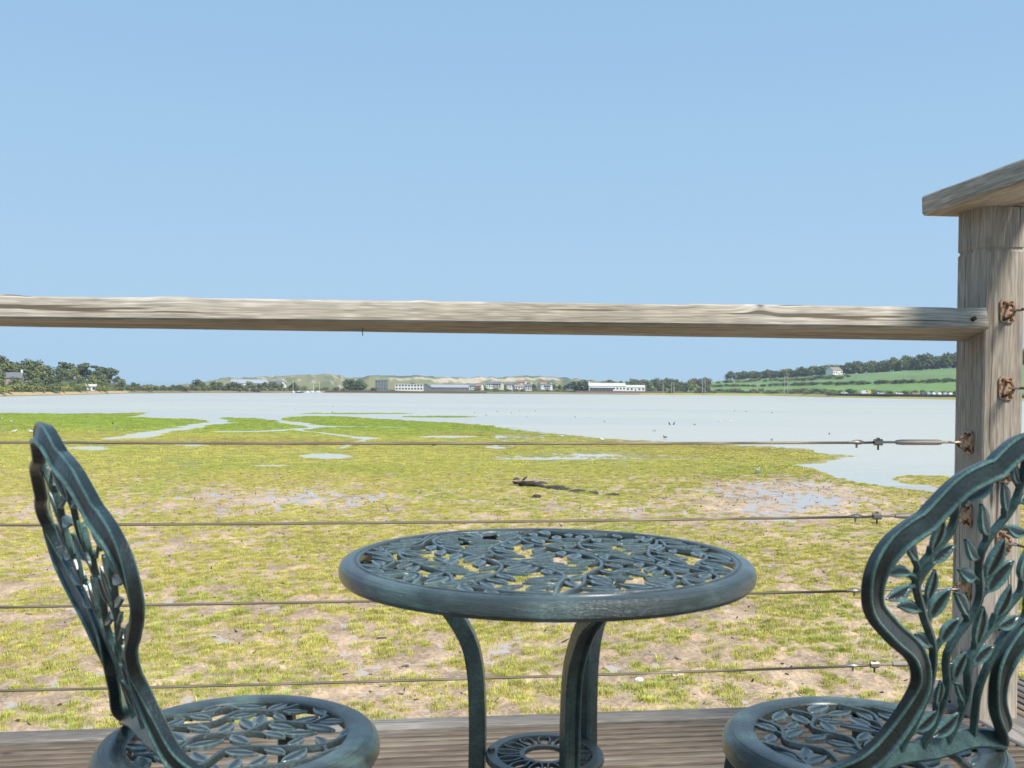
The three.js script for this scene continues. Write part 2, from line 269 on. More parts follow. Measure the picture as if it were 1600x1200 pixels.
// fill a flat region with vines, twigs and leaves. inside(x, y) > 0 within it
function growPattern(vines, inside, { leaf = [0.045, 0.06], gap = 0.012, clear = 0.008, tries = 900, seed = 1, most = 120, wide = 0.4, twig = [0.006, 0.02], over = 0 }) {
  const r = rng(seed), lines = vines.map(v => { const c = new THREE.CatmullRomCurve3(v.map(p => V(p[0], 0, p[1]))).getSpacedPoints(40); return { pts: c, twigs: [] }; });
  const stems = lines.flatMap((l, li) => l.pts.map((p, i) => ({ x: p.x, y: p.z, li, a: Math.atan2(l.pts[Math.min(i + 1, 40)].z - l.pts[Math.max(0, i - 1)].z, l.pts[Math.min(i + 1, 40)].x - l.pts[Math.max(0, i - 1)].x) })));
  const blocked = [], leaves = [];
  for (let k = 0; k < tries && leaves.length < most; k++) {
    const b = stems[Math.floor(r() * stems.length)], side = r() < 0.5 ? 1 : -1, L = lerp(leaf[0], leaf[1], r()), tl = lerp(twig[0], twig[1], r() * r());
    const a0 = b.a + side * (0.5 + r() * 0.5), a1 = a0 + side * (r() - 0.35) * 0.9, bx = b.x + Math.cos(a0) * tl, by = b.y + Math.sin(a0) * tl;
    let ok = true; const smp = [];
    for (const [s, o] of [[0.12, 0], [0.4, 0.42], [0.4, -0.42], [0.65, 0.4], [0.65, -0.4], [0.5, 0], [0.98, 0], [0.85, 0.2], [0.85, -0.2]]) {
      const x = bx + Math.cos(a1) * s * L - Math.sin(a1) * o * wide * L, y = by + Math.sin(a1) * s * L + Math.cos(a1) * o * wide * L; smp.push([x, y, s]);
      if (inside(x, y) < 0.003 - over) { ok = false; break; }
      for (const q of blocked) if (Math.hypot(q[0] - x, q[1] - y) < gap) { ok = false; break; }
      if (ok && s > 0.3) for (const q of stems) if (Math.hypot(q.x - x, q.y - y) < clear) { ok = false; break; }
      if (!ok) break;
    }
    if (!ok) continue;
    smp.forEach(q => blocked.push(q)); leaves.push({ x: bx, y: by, a: a1, L, v: Math.floor(r() * 3) });
    const tw = [V(b.x, 0, b.y), V((b.x + bx) / 2 + Math.cos(b.a) * 0.002, 0, (b.y + by) / 2 + Math.sin(b.a) * 0.002), V(bx + Math.cos(a1) * 0.006, 0, by + Math.sin(a1) * 0.006)];
    lines[b.li].twigs.push(tw);
    stems.push({ x: bx + Math.cos(a1) * L * 0.2, y: by + Math.sin(a1) * L * 0.2, li: b.li, a: a1 });
  }
  return { lines, leaves };
}
const vineProf = (w, h) => [[w / 2, -h / 2], [w / 2, 0], [w / 4, h / 2], [-w / 4, h / 2], [-w / 2, 0], [-w / 2, -h / 2]].reverse();
// put a pattern into a parent; lift(x, y) gives the 3-D place of a pattern point, with its normal
function castPattern(parent, pat, lift, nrm, wv, colour, leafSet) {
  const paintAll = g => paint(g, (x, y, z) => colour(0.6, x, y, z));
  for (const l of pat.lines) {
    const gs = [sweep(along(l.pts.map(p => lift(p.x, p.z)), nrm), vineProf(wv, wv * 0.9), { crease: 1 })];
    for (const t of l.twigs) gs.push(sweep(along(t.map(p => lift(p.x, p.z, -0.0006)), nrm), vineProf(wv * 0.8, wv * 0.75), { crease: 1 }));
    part(parent, 'vine', paintAll(merge(gs)), castIron);
  }
  for (const f of pat.leaves) {
    const m = part(parent, 'leaf', leafSet[f.v], castIron), o = lift(f.x, f.y, 0.0012), tip = lift(f.x + Math.cos(f.a) * f.L, f.y + Math.sin(f.a) * f.L, 0.0012);
    const X = tip.clone().sub(o), len = X.length(); X.normalize(); const Z = V().crossVectors(X, nrm).normalize(), Y = V().crossVectors(Z, X);
    m.matrixAutoUpdate = true; m.quaternion.setFromRotationMatrix(new THREE.Matrix4().makeBasis(X, Y, Z)); m.position.copy(o); m.scale.setScalar(len);
  }
}
const leafTop = [[0.42, 0.04], [0.46, -0.05], [0.38, 0.07]].map(([w, b]) => leafGeo(w, b, 0.05, (e, x, y, z) => { const n = fbm(x * 160 + 7, z * 160 + 3, 3), k = e ? 0.35 + 1.1 * n : 0.12 * n; return [lerp(0.035, 0.20, k), lerp(0.045, 0.275, k), lerp(0.042, 0.255, k)]; }));
const leafSeat = [[0.46, 0.05], [0.50, -0.06], [0.42, 0.08]].map(([w, b]) => leafGeo(w, b, 0.05, (e, x, y, z) => { const n = fbm(x * 160 + 7, z * 160 + 3, 3), k = e ? 0.35 + 1.1 * n : 0.12 * n; return [lerp(0.035, 0.20, k), lerp(0.045, 0.275, k), lerp(0.042, 0.255, k)]; }));
const leafBack = [[0.42, 0.05], [0.46, -0.06], [0.38, 0.08]].map(([w, b]) => leafGeo(w, b, 0.06, (e, x, y, z) => VERD(e * 1.0, x, y, z)));
const channel = (w, h, rec) => [[-w / 2 + 0.003, -h / 2], [-w / 2, -h / 2 + 0.003], [-w / 2, h / 2 - 0.002], [-w / 2 + 0.002, h / 2], [-w / 2 + 0.004, h / 2], [-w / 2 + 0.0065, h / 2 - rec], [w / 2 - 0.0065, h / 2 - rec], [w / 2 - 0.004, h / 2], [w / 2 - 0.002, h / 2], [w / 2, h / 2 - 0.002], [w / 2, -h / 2 + 0.003], [w / 2 - 0.003, -h / 2]];

function makeTable() {
  const t = group(), H = 0.674;
  const rimP = [[0.2705, -0.009], [0.2705, -0.001], [0.2722, 0.001], [0.2752, 0.001], [0.2768, -0.0012], [0.2785, -0.0012], [0.2800, 0.0004], [0.2885, 0], [0.2940, -0.0018], [0.2985, -0.0060], [0.3005, -0.0125], [0.3, -0.021], [0.2965, -0.0262], [0.292, -0.027], [0.2905, -0.016], [0.282, -0.011], [0.2705, -0.009]];
  const topRim = part(t, 'tabletop', paint(move(lathe(rimP.map(p => p).reverse(), 120), 0, H, 0), TOPC), castIron);
  const R = 0.272, mk = (x0, amp, ph, lean) => [...Array(9)].map((_, i) => { const y = -R + 2 * R * i / 8; const lim = Math.sqrt(Math.max(0, R * R - y * y)), m = Math.abs(y) > 0.2 ? 0 : 0.012; return [clamp(x0 + lean * y + amp * Math.sin(ph + i * 1.15), m - lim, lim - m), y]; });
  const clip = v => v.filter(p => Math.hypot(p[0], p[1]) < R + 0.002);
  const vines = [mk(-0.185, 0.03, 0.3, 0.2), mk(-0.115, 0.036, 2.1, 0.2), mk(-0.04, 0.038, 0.9, 0.15), mk(0.035, 0.038, 2.9, 0.2), mk(0.11, 0.036, 1.6, 0.2), mk(0.185, 0.03, 0.2, 0.15)].map(clip);
  for (const c of [0, Math.PI]) vines.push([...Array(9)].map((_, i) => { const a = c + (i / 8 - 0.5) * 1.75, q = 0.232 + 0.016 * Math.sin(i * 2.3 + c); return [Math.cos(a) * q, Math.sin(a) * q]; }));
  for (const v of vines) { for (const e of [0, v.length - 1]) { const k = (R + 0.001) / Math.hypot(...v[e]); v[e] = [v[e][0] * k, v[e][1] * k]; } }
  const pat = growPattern(vines, (x, y) => R - Math.hypot(x, y), { leaf: [0.034, 0.054], gap: 0.0068, clear: 0.0060, tries: 30000, seed: 12, most: 300, wide: 0.40, twig: [0.006, 0.026], over: 0.008 });
  castPattern(topRim, pat, (x, y, up = 0) => V(x, H - 0.0035 + up, y), UP, 0.0080, (e, x, y, z) => TOPC(x, y, z), leafTop);
  const legPts = curve([V(0.279, H - 0.0185, 0), V(0.24, H - 0.024, 0), V(0.192, 0.63, 0), V(0.157, 0.608, 0), V(0.132, 0.578, 0), V(0.113, 0.545, 0), V(0.1035, 0.505, 0), V(0.1, 0.45, 0), V(0.0995, 0.38, 0), V(0.104, 0.27, 0), V(0.128, 0.16, 0), V(0.178, 0.075, 0), V(0.235, 0.022, 0), V(0.268, 0.012, 0)], 40);
  const legN = legPts.map((p, i) => { const T = legPts[Math.min(i + 1, 40)].clone().sub(legPts[Math.max(i - 1, 0)]).normalize(); return V(-T.y, T.x, 0); });
  const legG = paint(sweep(along(legPts, legN, legPts.map((_, i) => lerp(0.45, 1, sstep(0, 7, i)))), channel(0.0235, 0.024, 0.006), { crease: 0.5 }), (x, y, z) => VERD(0.28, x, y, z));
  for (const a of [174, 47, -72]) { const l = part(t, 'leg', legG, castIron); l.rotation.y = a * Math.PI / 180; const f = part(l, 'foot', paint(cyl(0.014, 0.016, 0.012, 12, 0.258, 0.006, 0), () => [0.02, 0.02, 0.02]), castIron); }
  // pierced lower shelf: two rings joined by petal loops
  const sh = part(t, 'shelf', paint(move(merge([lathe([[0.070, -0.004], [0.070, 0.003], [0.072, 0.004], [0.085, 0.004], [0.087, 0.001], [0.087, -0.004], [0.07, -0.004]].reverse(), 64), lathe([[0.030, -0.003], [0.030, 0.003], [0.037, 0.003], [0.037, -0.003], [0.03, -0.003]].reverse(), 48)]), 0, 0.382, 0), TOPC), castIron);
  const loop = []; for (let i = 0; i < 20; i++) { const a = i / 20 * 2 * Math.PI; loop.push(V(0.0535 + 0.0185 * Math.cos(a), 0.382, 0.0088 * Math.sin(a) * (1 + 0.25 * Math.cos(a)))); }
  const loopG = paint(sweep(loop.map((p, i) => { const T = loop[(i + 1) % 20].clone().sub(loop[(i + 19) % 20]).normalize(); return { p, S: V().crossVectors(UP, T), N: UP }; }), vineProf(0.0048, 0.006), { closed: true, crease: 1 }), TOPC);
  for (let i = 0; i < 13; i++) { const l = part(sh, 'petal', loopG, castIron); l.rotation.y = (i / 13) * 2 * Math.PI + 0.1; }
  for (const a of [174, 47, -72]) { const s = part(sh, 'screw', paint(cyl(0.005, 0.006, 0.004, 10, 0.079 * Math.cos(a * Math.PI / 180), 0.388, -0.079 * Math.sin(a * Math.PI / 180)), () => [0.05, 0.05, 0.055]), castIron); }
  return t;
}
// chair: local frame, +z forward, x to its left/right; k(h) half-width, off(h) how far the back stands behind the seat centre
const offH = table([[0.40, 0.103], [0.455, 0.118], [0.57, 0.158], [0.716, 0.20], [0.88, 0.256]]);
function makeChair(seed) {
  const c = group(), H = 0.439, SC = 0.93;
  const rimP = [[0.157, -0.013], [0.157, -0.003], [0.159, -0.0008], [0.1625, 0], [0.186, 0.0006], [0.1905, 0], [0.1925, -0.0016], [0.1945, -0.0016], [0.198, -0.0035], [0.2035, -0.009], [0.206, -0.016], [0.206, -0.027], [0.2035, -0.031], [0.2, -0.03], [0.199, -0.02], [0.19, -0.0135], [0.157, -0.013]];
  const seat = part(c, 'seat', paint(move(lathe(rimP.map(p => [p[0] * SC, p[1]]).reverse(), 96), 0, H, 0), TOPC), castIron);
  const R = 0.1585 * SC, vs = [[[-0.05, -R], [-0.075, -0.09], [-0.035, -0.03], [-0.07, 0.03], [-0.1, 0.08], [-0.085, 0.133]], [[0.02, -R], [0.0, -0.1], [0.04, -0.045], [0.015, 0.01], [0.035, 0.065], [-0.005, 0.11], [0.01, R]], [[0.1, -0.122], [0.105, -0.07], [0.085, -0.01], [0.11, 0.04], [0.08, 0.09], [0.085, 0.133]], [[-0.125, -0.095], [-0.12, -0.04], [-0.14, 0.02], [-0.125, 0.095]], [[0.15, -0.05], [0.135, 0.0], [0.148, 0.055]]].map(v => v.map(p => [p[0] * SC, p[1] * SC]));
  castPattern(seat, growPattern(vs, (x, y) => R - Math.hypot(x, y), { leaf: [0.036, 0.054], gap: 0.0082, clear: 0.0072, tries: 20000, seed: seed + 3, most: 140, wide: 0.42, twig: [0.006, 0.03], over: 0.008 }), (x, y, up = 0) => V(x, H - 0.0055 + up, y), UP, 0.0095, (e, x, y, z) => TOPC(x, y, z), leafSeat);
  // back frame: one band up one side, over the scalloped crest and down the other
  const half = [[0.172, 0.428, 0.06], [0.150, 0.447, 0.092], [0.122, 0.478, 0.110], [0.086, 0.53, 0.127], [0.073, 0.578, 0.143], [0.092, 0.617, 0.154], [0.146, 0.656, 0.165], [0.184, 0.69, 0.1745], [0.193, 0.73, 0.187], [0.180, 0.762, 0.198], [0.150, 0.785, 0.206], [0.1405, 0.7895, 0.2075], [0.132, 0.800, 0.211], [0.100, 0.832, 0.2215], [0.064, 0.8475, 0.227], [0.0535, 0.850, 0.2275], [0.046, 0.858, 0.230], [0.022, 0.876, 0.236], [0, 0.880, 0.238]];
  half.forEach(q => { q[1] -= 0.013 * sstep(0.43, 0.52, q[1]) + 0.006 * sstep(0.7, 0.86, q[1]); });
  half.forEach((q, i) => { q[2] += 0.018 * Math.min(1, i / 2); });
  const P = q => V(q[0], q[1], -q[2]);
  const pts = [...half.map(P), ...half.slice(0, -1).reverse().map(q => P([-q[0], q[1], q[2]]))];
  const fp = new THREE.CatmullRomCurve3(pts, false, 'centripetal').getSpacedPoints(150);
  const bn = V(0, 0.30, -0.954).normalize();                      // out of the back's rear face
  const back = part(c, 'backrest', paint(sweep(along(fp, bn), channel(0.0265, 0.016, 0.0032), { crease: 0.5 }), (x, y, z, ny, i) => VERD(0.5, x, y, z)), castIron);
  { // rubbed edges: the two rims of the channel and the outer edge
    const g = back.geometry, p = g.attributes.position, col = g.attributes.color, vp = new THREE.Vector3();
    for (let i = 0; i < p.count; i++) { vp.fromBufferAttribute(p, i); let best = 1e9, bi = 0; for (let k = 0; k < fp.length; k++) { const d = fp[k].distanceToSquared(vp); if (d < best) { best = d; bi = k; } } const T = fp[Math.min(bi + 1, 150)].clone().sub(fp[Math.max(bi - 1, 0)]).normalize(), S = V().crossVectors(bn, T).normalize(), a = Math.abs(vp.clone().sub(fp[bi]).dot(S)); const v = VERD(a > 0.0082 && a < 0.0122 ? 0.9 : 0.08, vp.x, vp.y, vp.z); col.setXYZ(i, ...v); }
  }
  const kAt = table(half.slice(4).map(q => [q[1], q[0]]));
  const inside = (x, y) => y < 0.475 ? -1 : y < 0.565 ? lerp(0.095, 0.058, (y - 0.475) / 0.09) - Math.abs(x) : Math.min(kAt(y) - 0.016 - Math.abs(x), 0.845 - y);
  const vb = [[[-0.02, 0.462], [-0.03, 0.53], [-0.012, 0.585], [-0.05, 0.64], [-0.09, 0.69], [-0.11, 0.74], [-0.105, 0.825]], [[0.025, 0.462], [0.012, 0.54], [0.032, 0.60], [0.0, 0.66], [0.02, 0.73], [-0.012, 0.79], [0.0, 0.87]], [[0.065, 0.464], [0.048, 0.55], [0.06, 0.61], [0.095, 0.66], [0.12, 0.71], [0.085, 0.76], [0.10, 0.825]], [[-0.07, 0.464], [-0.048, 0.55], [-0.07, 0.615], [-0.14, 0.655], [-0.155, 0.70], [-0.165, 0.735]]];
  castPattern(back, growPattern(vb, inside, { leaf: [0.036, 0.052], gap: 0.0095, clear: 0.0080, tries: 24000, seed: seed, most: 150, wide: 0.44, twig: [0.008, 0.034] }), (x, y, up = 0) => V(x, y, -offH(y) ).addScaledVector(bn, up), bn, 0.0088, (e, x, y, z) => VERD(e * 0.6, x, y, z), leafBack);
  part(back, 'foot_plate', paint(sweep(along(curve([V(0.135, 0.452, -0.117), V(0.07, 0.466, -0.122), V(0, 0.462, -0.1205), V(-0.07, 0.466, -0.122), V(-0.135, 0.452, -0.117)], 24), bn), barProf(0.026, 0.011, 0.003)), (x, y, z) => VERD(0.4, x, y, z)), castIron);
  const lp = curve([V(0.172, H - 0.026, 0), V(0.18, 0.36, 0), V(0.176, 0.28, 0), V(0.165, 0.18, 0), V(0.178, 0.08, 0), V(0.205, 0.012, 0)], 20);
  const lg = paint(sweep(along(lp, V(1, 0.1, 0)), channel(0.026, 0.02, 0.004), { crease: 0.5 }), (x, y, z) => VERD(0.28, x, y, z));
  for (const a of [45, 135, 225, 315]) { const l = part(c, 'leg', lg, castIron); l.rotation.y = a * Math.PI / 180; }
  part(c, 'stretcher', paint(move(lathe([[0.158, -0.005], [0.158, 0.005], [0.17, 0.005], [0.17, -0.005], [0.158, -0.005]].reverse(), 48), 0, 0.2, 0), (x, y, z) => VERD(0.3, x, y, z)), castIron);
  return c;
}
{
  const t = top(makeTable(), 'bistro_table', 'round verdigris cast metal bistro table with pierced leaf top and three legs', 'table');
  t.position.set(0.052, DECK, -1.43); t.rotation.y = 0.0;
  const face = (o, x, z, fx, fz) => { o.position.set(x, DECK, z); o.rotation.y = Math.atan2(fx, fz); };
  const a = top(makeChair(31), 'bistro_chair', 'verdigris cast metal bistro chair turned edge-on, standing away from the corner post', 'chair', 'cast bistro chairs at the table');
  face(a, -0.372, -1.345, 0.799, -0.602);
  const b = top(makeChair(58), 'bistro_chair', 'verdigris cast metal bistro chair with its openwork back before the corner post', 'chair', 'cast bistro chairs at the table');
  face(b, 0.492, -1.357, -0.4384, -0.8988);
}

// ---------------------------------------------------------------- mudflat, water and saltmarsh
const shoreLine = [[-900, 646], [0, 645.5], [100, 647], [236, 645.5], [198, 651.5], [262, 654.5], [312, 654], [345, 653], [385, 653.5], [425, 656], [462, 651.5], [510, 650.5], [560, 653], [640, 658], [720, 662], [800, 668.5], [880, 678], [950, 685], [1030, 689], [1100, 692], [1180, 695], [1262, 701], [1290, 707], [1332, 712], [1325, 716], [1290, 724], [1236, 727], [1262, 733], [1300, 744], [1330, 753], [1380, 761], [1440, 768], [1520, 776], [1700, 790], [2600, 840], [2600, 9000], [-900, 9000]];
const creeks = [[[285, 648, 4], [330, 656, 3.5], [352, 660, 3], [310, 665, 3.5], [262, 674, 3.5], [215, 681, 4], [150, 688, 1.5]], [[425, 653, 3], [445, 660, 2.5], [495, 666.5, 3], [470, 671, 2], [420, 674, 1.2], [340, 675, 1]], [[495, 666.5, 1.5], [560, 667, 1], [635, 667.5, 0.5]], [[470, 673, 1.2], [520, 679, 1.2], [560, 684.5, 2.5], [588, 685.5, 2]], [[565, 688, 1.5], [545, 697, 2], [528, 701, 1]]];
const pools = [[505, 713, 40, 4.5], [146, 701, 34, 3.5], [296, 695, 24, 2.5], [705, 683, 52, 2], [762, 699, 14, 2], [938, 712, 24, 1.6], [860, 717, 60, 1.4], [420, 728, 30, 2]];
const islets = [[1446, 750, 46, 7], [1500, 758, 50, 6], [560, 646.5, 90, 0.6], [690, 651.5, 60, 0.8]];
function landSd(px, py) {   // signed distance to the water's edge, in rows of the photo, positive on land
  let inside = false, best = 1e9; const n = shoreLine.length;
  for (let i = 0, j = n - 1; i < n; j = i++) {
    const [ax, ay] = shoreLine[j], [bx, by] = shoreLine[i];
    if ((ay > py) !== (by > py) && px < (bx - ax) * (py - ay) / (by - ay) + ax) inside = !inside;
    const dx = (bx - ax) / 4, dy = by - ay, qx = (px - ax) / 4, qy = py - ay, t = clamp((qx * dx + qy * dy) / (dx * dx + dy * dy + 1e-9));
    best = Math.min(best, Math.hypot(qx - dx * t, qy - dy * t));
  }
  let sd = inside ? best : -best;
  for (const c of creeks) for (let i = 1; i < c.length; i++) {
    const [ax, ay, ar] = c[i - 1], [bx, by, br] = c[i], dx = (bx - ax) / 4, dy = by - ay, qx = (px - ax) / 4, qy = py - ay, t = clamp((qx * dx + qy * dy) / (dx * dx + dy * dy));
    sd = Math.min(sd, Math.hypot(qx - dx * t, qy - dy * t) - lerp(ar, br, t));
  }
  for (const [cx, cy, rx, ry] of pools) sd = Math.min(sd, (Math.hypot((px - cx) / rx, (py - cy) / ry) - 1) * ry);
  for (const [cx, cy, rx, ry] of islets) sd = Math.max(sd, (1 - Math.hypot((px - cx) / rx, (py - cy) / ry)) * ry);
  return sd;
}
const bare = (px, py) => Math.exp(-(((px - 1220) / 210) ** 2) - ((py - 780) / 46) ** 2);
const wetZone = (px, py) => Math.max(0.8 * bare(px, py), 0.7 * Math.exp(-(((px - 470) / 330) ** 2) - ((py - 780) / 32) ** 2), 0.55 * Math.exp(-(((px - 880) / 230) ** 2) - ((py - 737) / 12) ** 2), 0.5 * Math.exp(-(((px - 560) / 120) ** 2) - ((py - 985) / 90) ** 2), 0.5 * Math.exp(-(((px - 1180) / 60) ** 2) - ((py - 727) / 9) ** 2), 0.44 * Math.exp(-(((py - 800) / 60) ** 2)), 0.3);
function ground(x, z) {
  const d = Math.max(6, -z), p = toPx(V(x, 0, Math.min(z, -4)));
  const jit = (fbm(x * 0.22 + 50, z * 0.22 + 9, 3) - 0.5) * 5 + (fbm(x * 0.9, z * 0.9 + 30, 2) - 0.5) * 2.5;
  const sd = d < 38 ? 99 : landSd(p[0] + jit * 6, p[1] + jit * 0.6 * (60 / (d + 20))), m = sd * d * d / 6840;
  const wet = wetZone(p[0], p[1]);
  const rough = (fbm(x * 0.45 + 7, z * 0.45, 2) - 0.5) * 0.035 + (fbm(x * 4.2, z * 4.2 + 4, 2) - 0.5) * 0.12;
  const near = 0.056 + rough - wet * 0.08, far = 0.05 + rough * 0.35;
  let h = lerp(near, far, sstep(46, 58, d));
  h = Math.min(h, clamp(m * 0.09, -0.3, 1));
  if (p[0] > 770 && p[0] < 1330 && d > 62 && sd < 5.5) h = Math.min(h, rough * 0.9 + clamp(sd * 0.01, -0.3, 0.03) - 0.012);   // ragged fringe, half awash
  return { h, px: p[0], py: p[1], sd, wet, d };
}
function cover(x, z, g) {   // how much of the ground is green there, 0..1
  const n = fbm(x * 0.5 + 20, z * 0.5 + 3, 2) * 0.3 + fbm(x * 2.4 + 5, z * 2.4 + 3, 2) * 0.7, d = g.d;
  let v = d > 52 ? 1.05 : d > 40 ? 0.76 : d > 30 ? 0.66 : d > 22 ? 0.62 : 0.58;
  v -= sstep(0.32, 0.72, g.wet) * 0.36 + 0.3 * bare(g.px, g.py);
  if (d > 60 && g.sd < 1.2 && g.sd > -3 && g.px > 770 && g.px < 1330) v = 0.45;
  return clamp(v + (n - 0.5) * 1.5);
}
{
  const nr = 660, na = 460, pos = [], col = [], uv = [], idx = [];
  for (let j = 0; j <= nr; j++) {
    const r = 2 * Math.pow(300 / 2, Math.pow(j / nr, 0.82));
    for (let i = 0; i <= na; i++) {
      const a = lerp(-0.92, 0.92, i / na), x = Math.sin(a) * r, z = -Math.cos(a) * r, g = ground(x, z);
      pos.push(x, r < 8 ? 0.03 : r > 240 ? -0.35 : g.h, z); uv.push(x * 0.25, z * 0.25);
      const c = cover(x, z, g), gn = fbm(x * 0.08 + 4, z * 0.08, 3), green = sstep(44, 60, g.d) * sstep(0.25, 0.6, c) * (g.h > -0.02 ? 1 : 0.3) + 0.35 * sstep(0.45, 0.85, c);
      const lush = sstep(75, 115, g.d), gr = [lerp(0.42, 0.27, lush), lerp(0.40, 0.37, lush), lerp(0.10, 0.05, lush)], mn = fbm(x * 0.6, z * 0.6 + 70, 3), dk = 0.70 + 0.6 * mn;
      const mud = [0.68 * dk, (0.47 + 0.03 * gn) * dk, 0.315 * dk], k = clamp(green);
      const br = sstep(0.52, 0.68, fbm(x * 0.05 + 60, z * 0.16 + 12, 3)) * 0.5;   // browner weed in drifts
      for (let q = 0; q < 3; q++) col.push(lerp(mud[q], lerp(gr[q] * (0.85 + 0.3 * gn), [0.44, 0.33, 0.10][q], br), k));
    }
  }
  for (let j = 0; j < nr; j++) for (let i = 0; i < na; i++) { const a = j * (na + 1) + i, b = a + 1, c = a + na + 1, d = c + 1; idx.push(a, b, c, b, d, c); }
  const g = new THREE.BufferGeometry(); g.setAttribute('position', new THREE.Float32BufferAttribute(pos, 3)); g.setAttribute('color', new THREE.Float32BufferAttribute(col, 3)); g.setAttribute('uv', new THREE.Float32BufferAttribute(uv, 2)); g.setIndex(idx); g.computeVertexNormals();
  const mudMap = tex(1024, 1024, (u, v) => { const a = fbm(u * 10, v * 10, 4, 10, 10), b = fbm(u * 90, v * 90, 2, 90, 90); const k = 0.86 + (a - 0.5) * 0.34 + (b - 0.5) * 0.3; return [k, k * 0.99, k * 0.975]; });
  const mudBump = tex(1024, 1024, (u, v) => [fbm(u * 24, v * 24, 4, 24, 24) * 0.7 + fbm(u * 120, v * 120, 2, 120, 120) * 0.3], false);
  structure(new THREE.Mesh(g, new THREE.MeshStandardMaterial({ vertexColors: true, map: mudMap, bumpMap: mudBump, bumpScale: 0.035, roughness: 0.75 })), 'mudflat', 'tan tidal mud, sparsely grown near the deck and green towards the water', 'mudflat');
}
{
  const ripple = (sx, sz, amp) => tex(512, 512, (u, v) => [fbm(u * 6, v * 22, 3, 6, 22) * 0.7 + fbm(u * 20, v * 60, 2, 20, 60) * 0.3], false, [sx, sz]);
  const sheet = (x0, x1, z0, z1, y) => { const g = new THREE.PlaneGeometry(x1 - x0, z1 - z0); g.rotateX(-Math.PI / 2); g.translate((x0 + x1) / 2, y, (z0 + z1) / 2); const p = g.attributes.position, u = g.attributes.uv; for (let i = 0; i < p.count; i++) u.setXY(i, p.getX(i) * 0.1, p.getZ(i) * 0.1); return g; };
  const lanes = tex(512, 512, (u, v) => { const a = 0.6 + 0.4 * sstep(0.3, 0.7, fbm(u * 4, v * 9, 4, 4, 9)); return [a, a, a]; }, false, [0.03, 0.06]);
  const wide = new THREE.MeshPhysicalMaterial({ color: new THREE.Color().setRGB(0.50, 0.495, 0.43), roughness: 0.55, roughnessMap: lanes, ior: 1.33, bumpMap: ripple(1, 1), bumpScale: 0.12 });
  structure(new THREE.Mesh(sheet(-1600, 1600, -1500, -46, 0), wide), 'estuary_water', 'pale silty estuary water with faint ripples', 'water');
  const thin = new THREE.MeshPhysicalMaterial({ color: new THREE.Color().setRGB(0.54, 0.44, 0.36), roughness: 0.12, ior: 1.33, bumpMap: ripple(2, 2), bumpScale: 0.004 });
  structure(new THREE.Mesh(sheet(-90, 90, -46, 3, -0.003), thin), 'standing_water', 'thin standing water in the hollows of the mud', 'water');
}
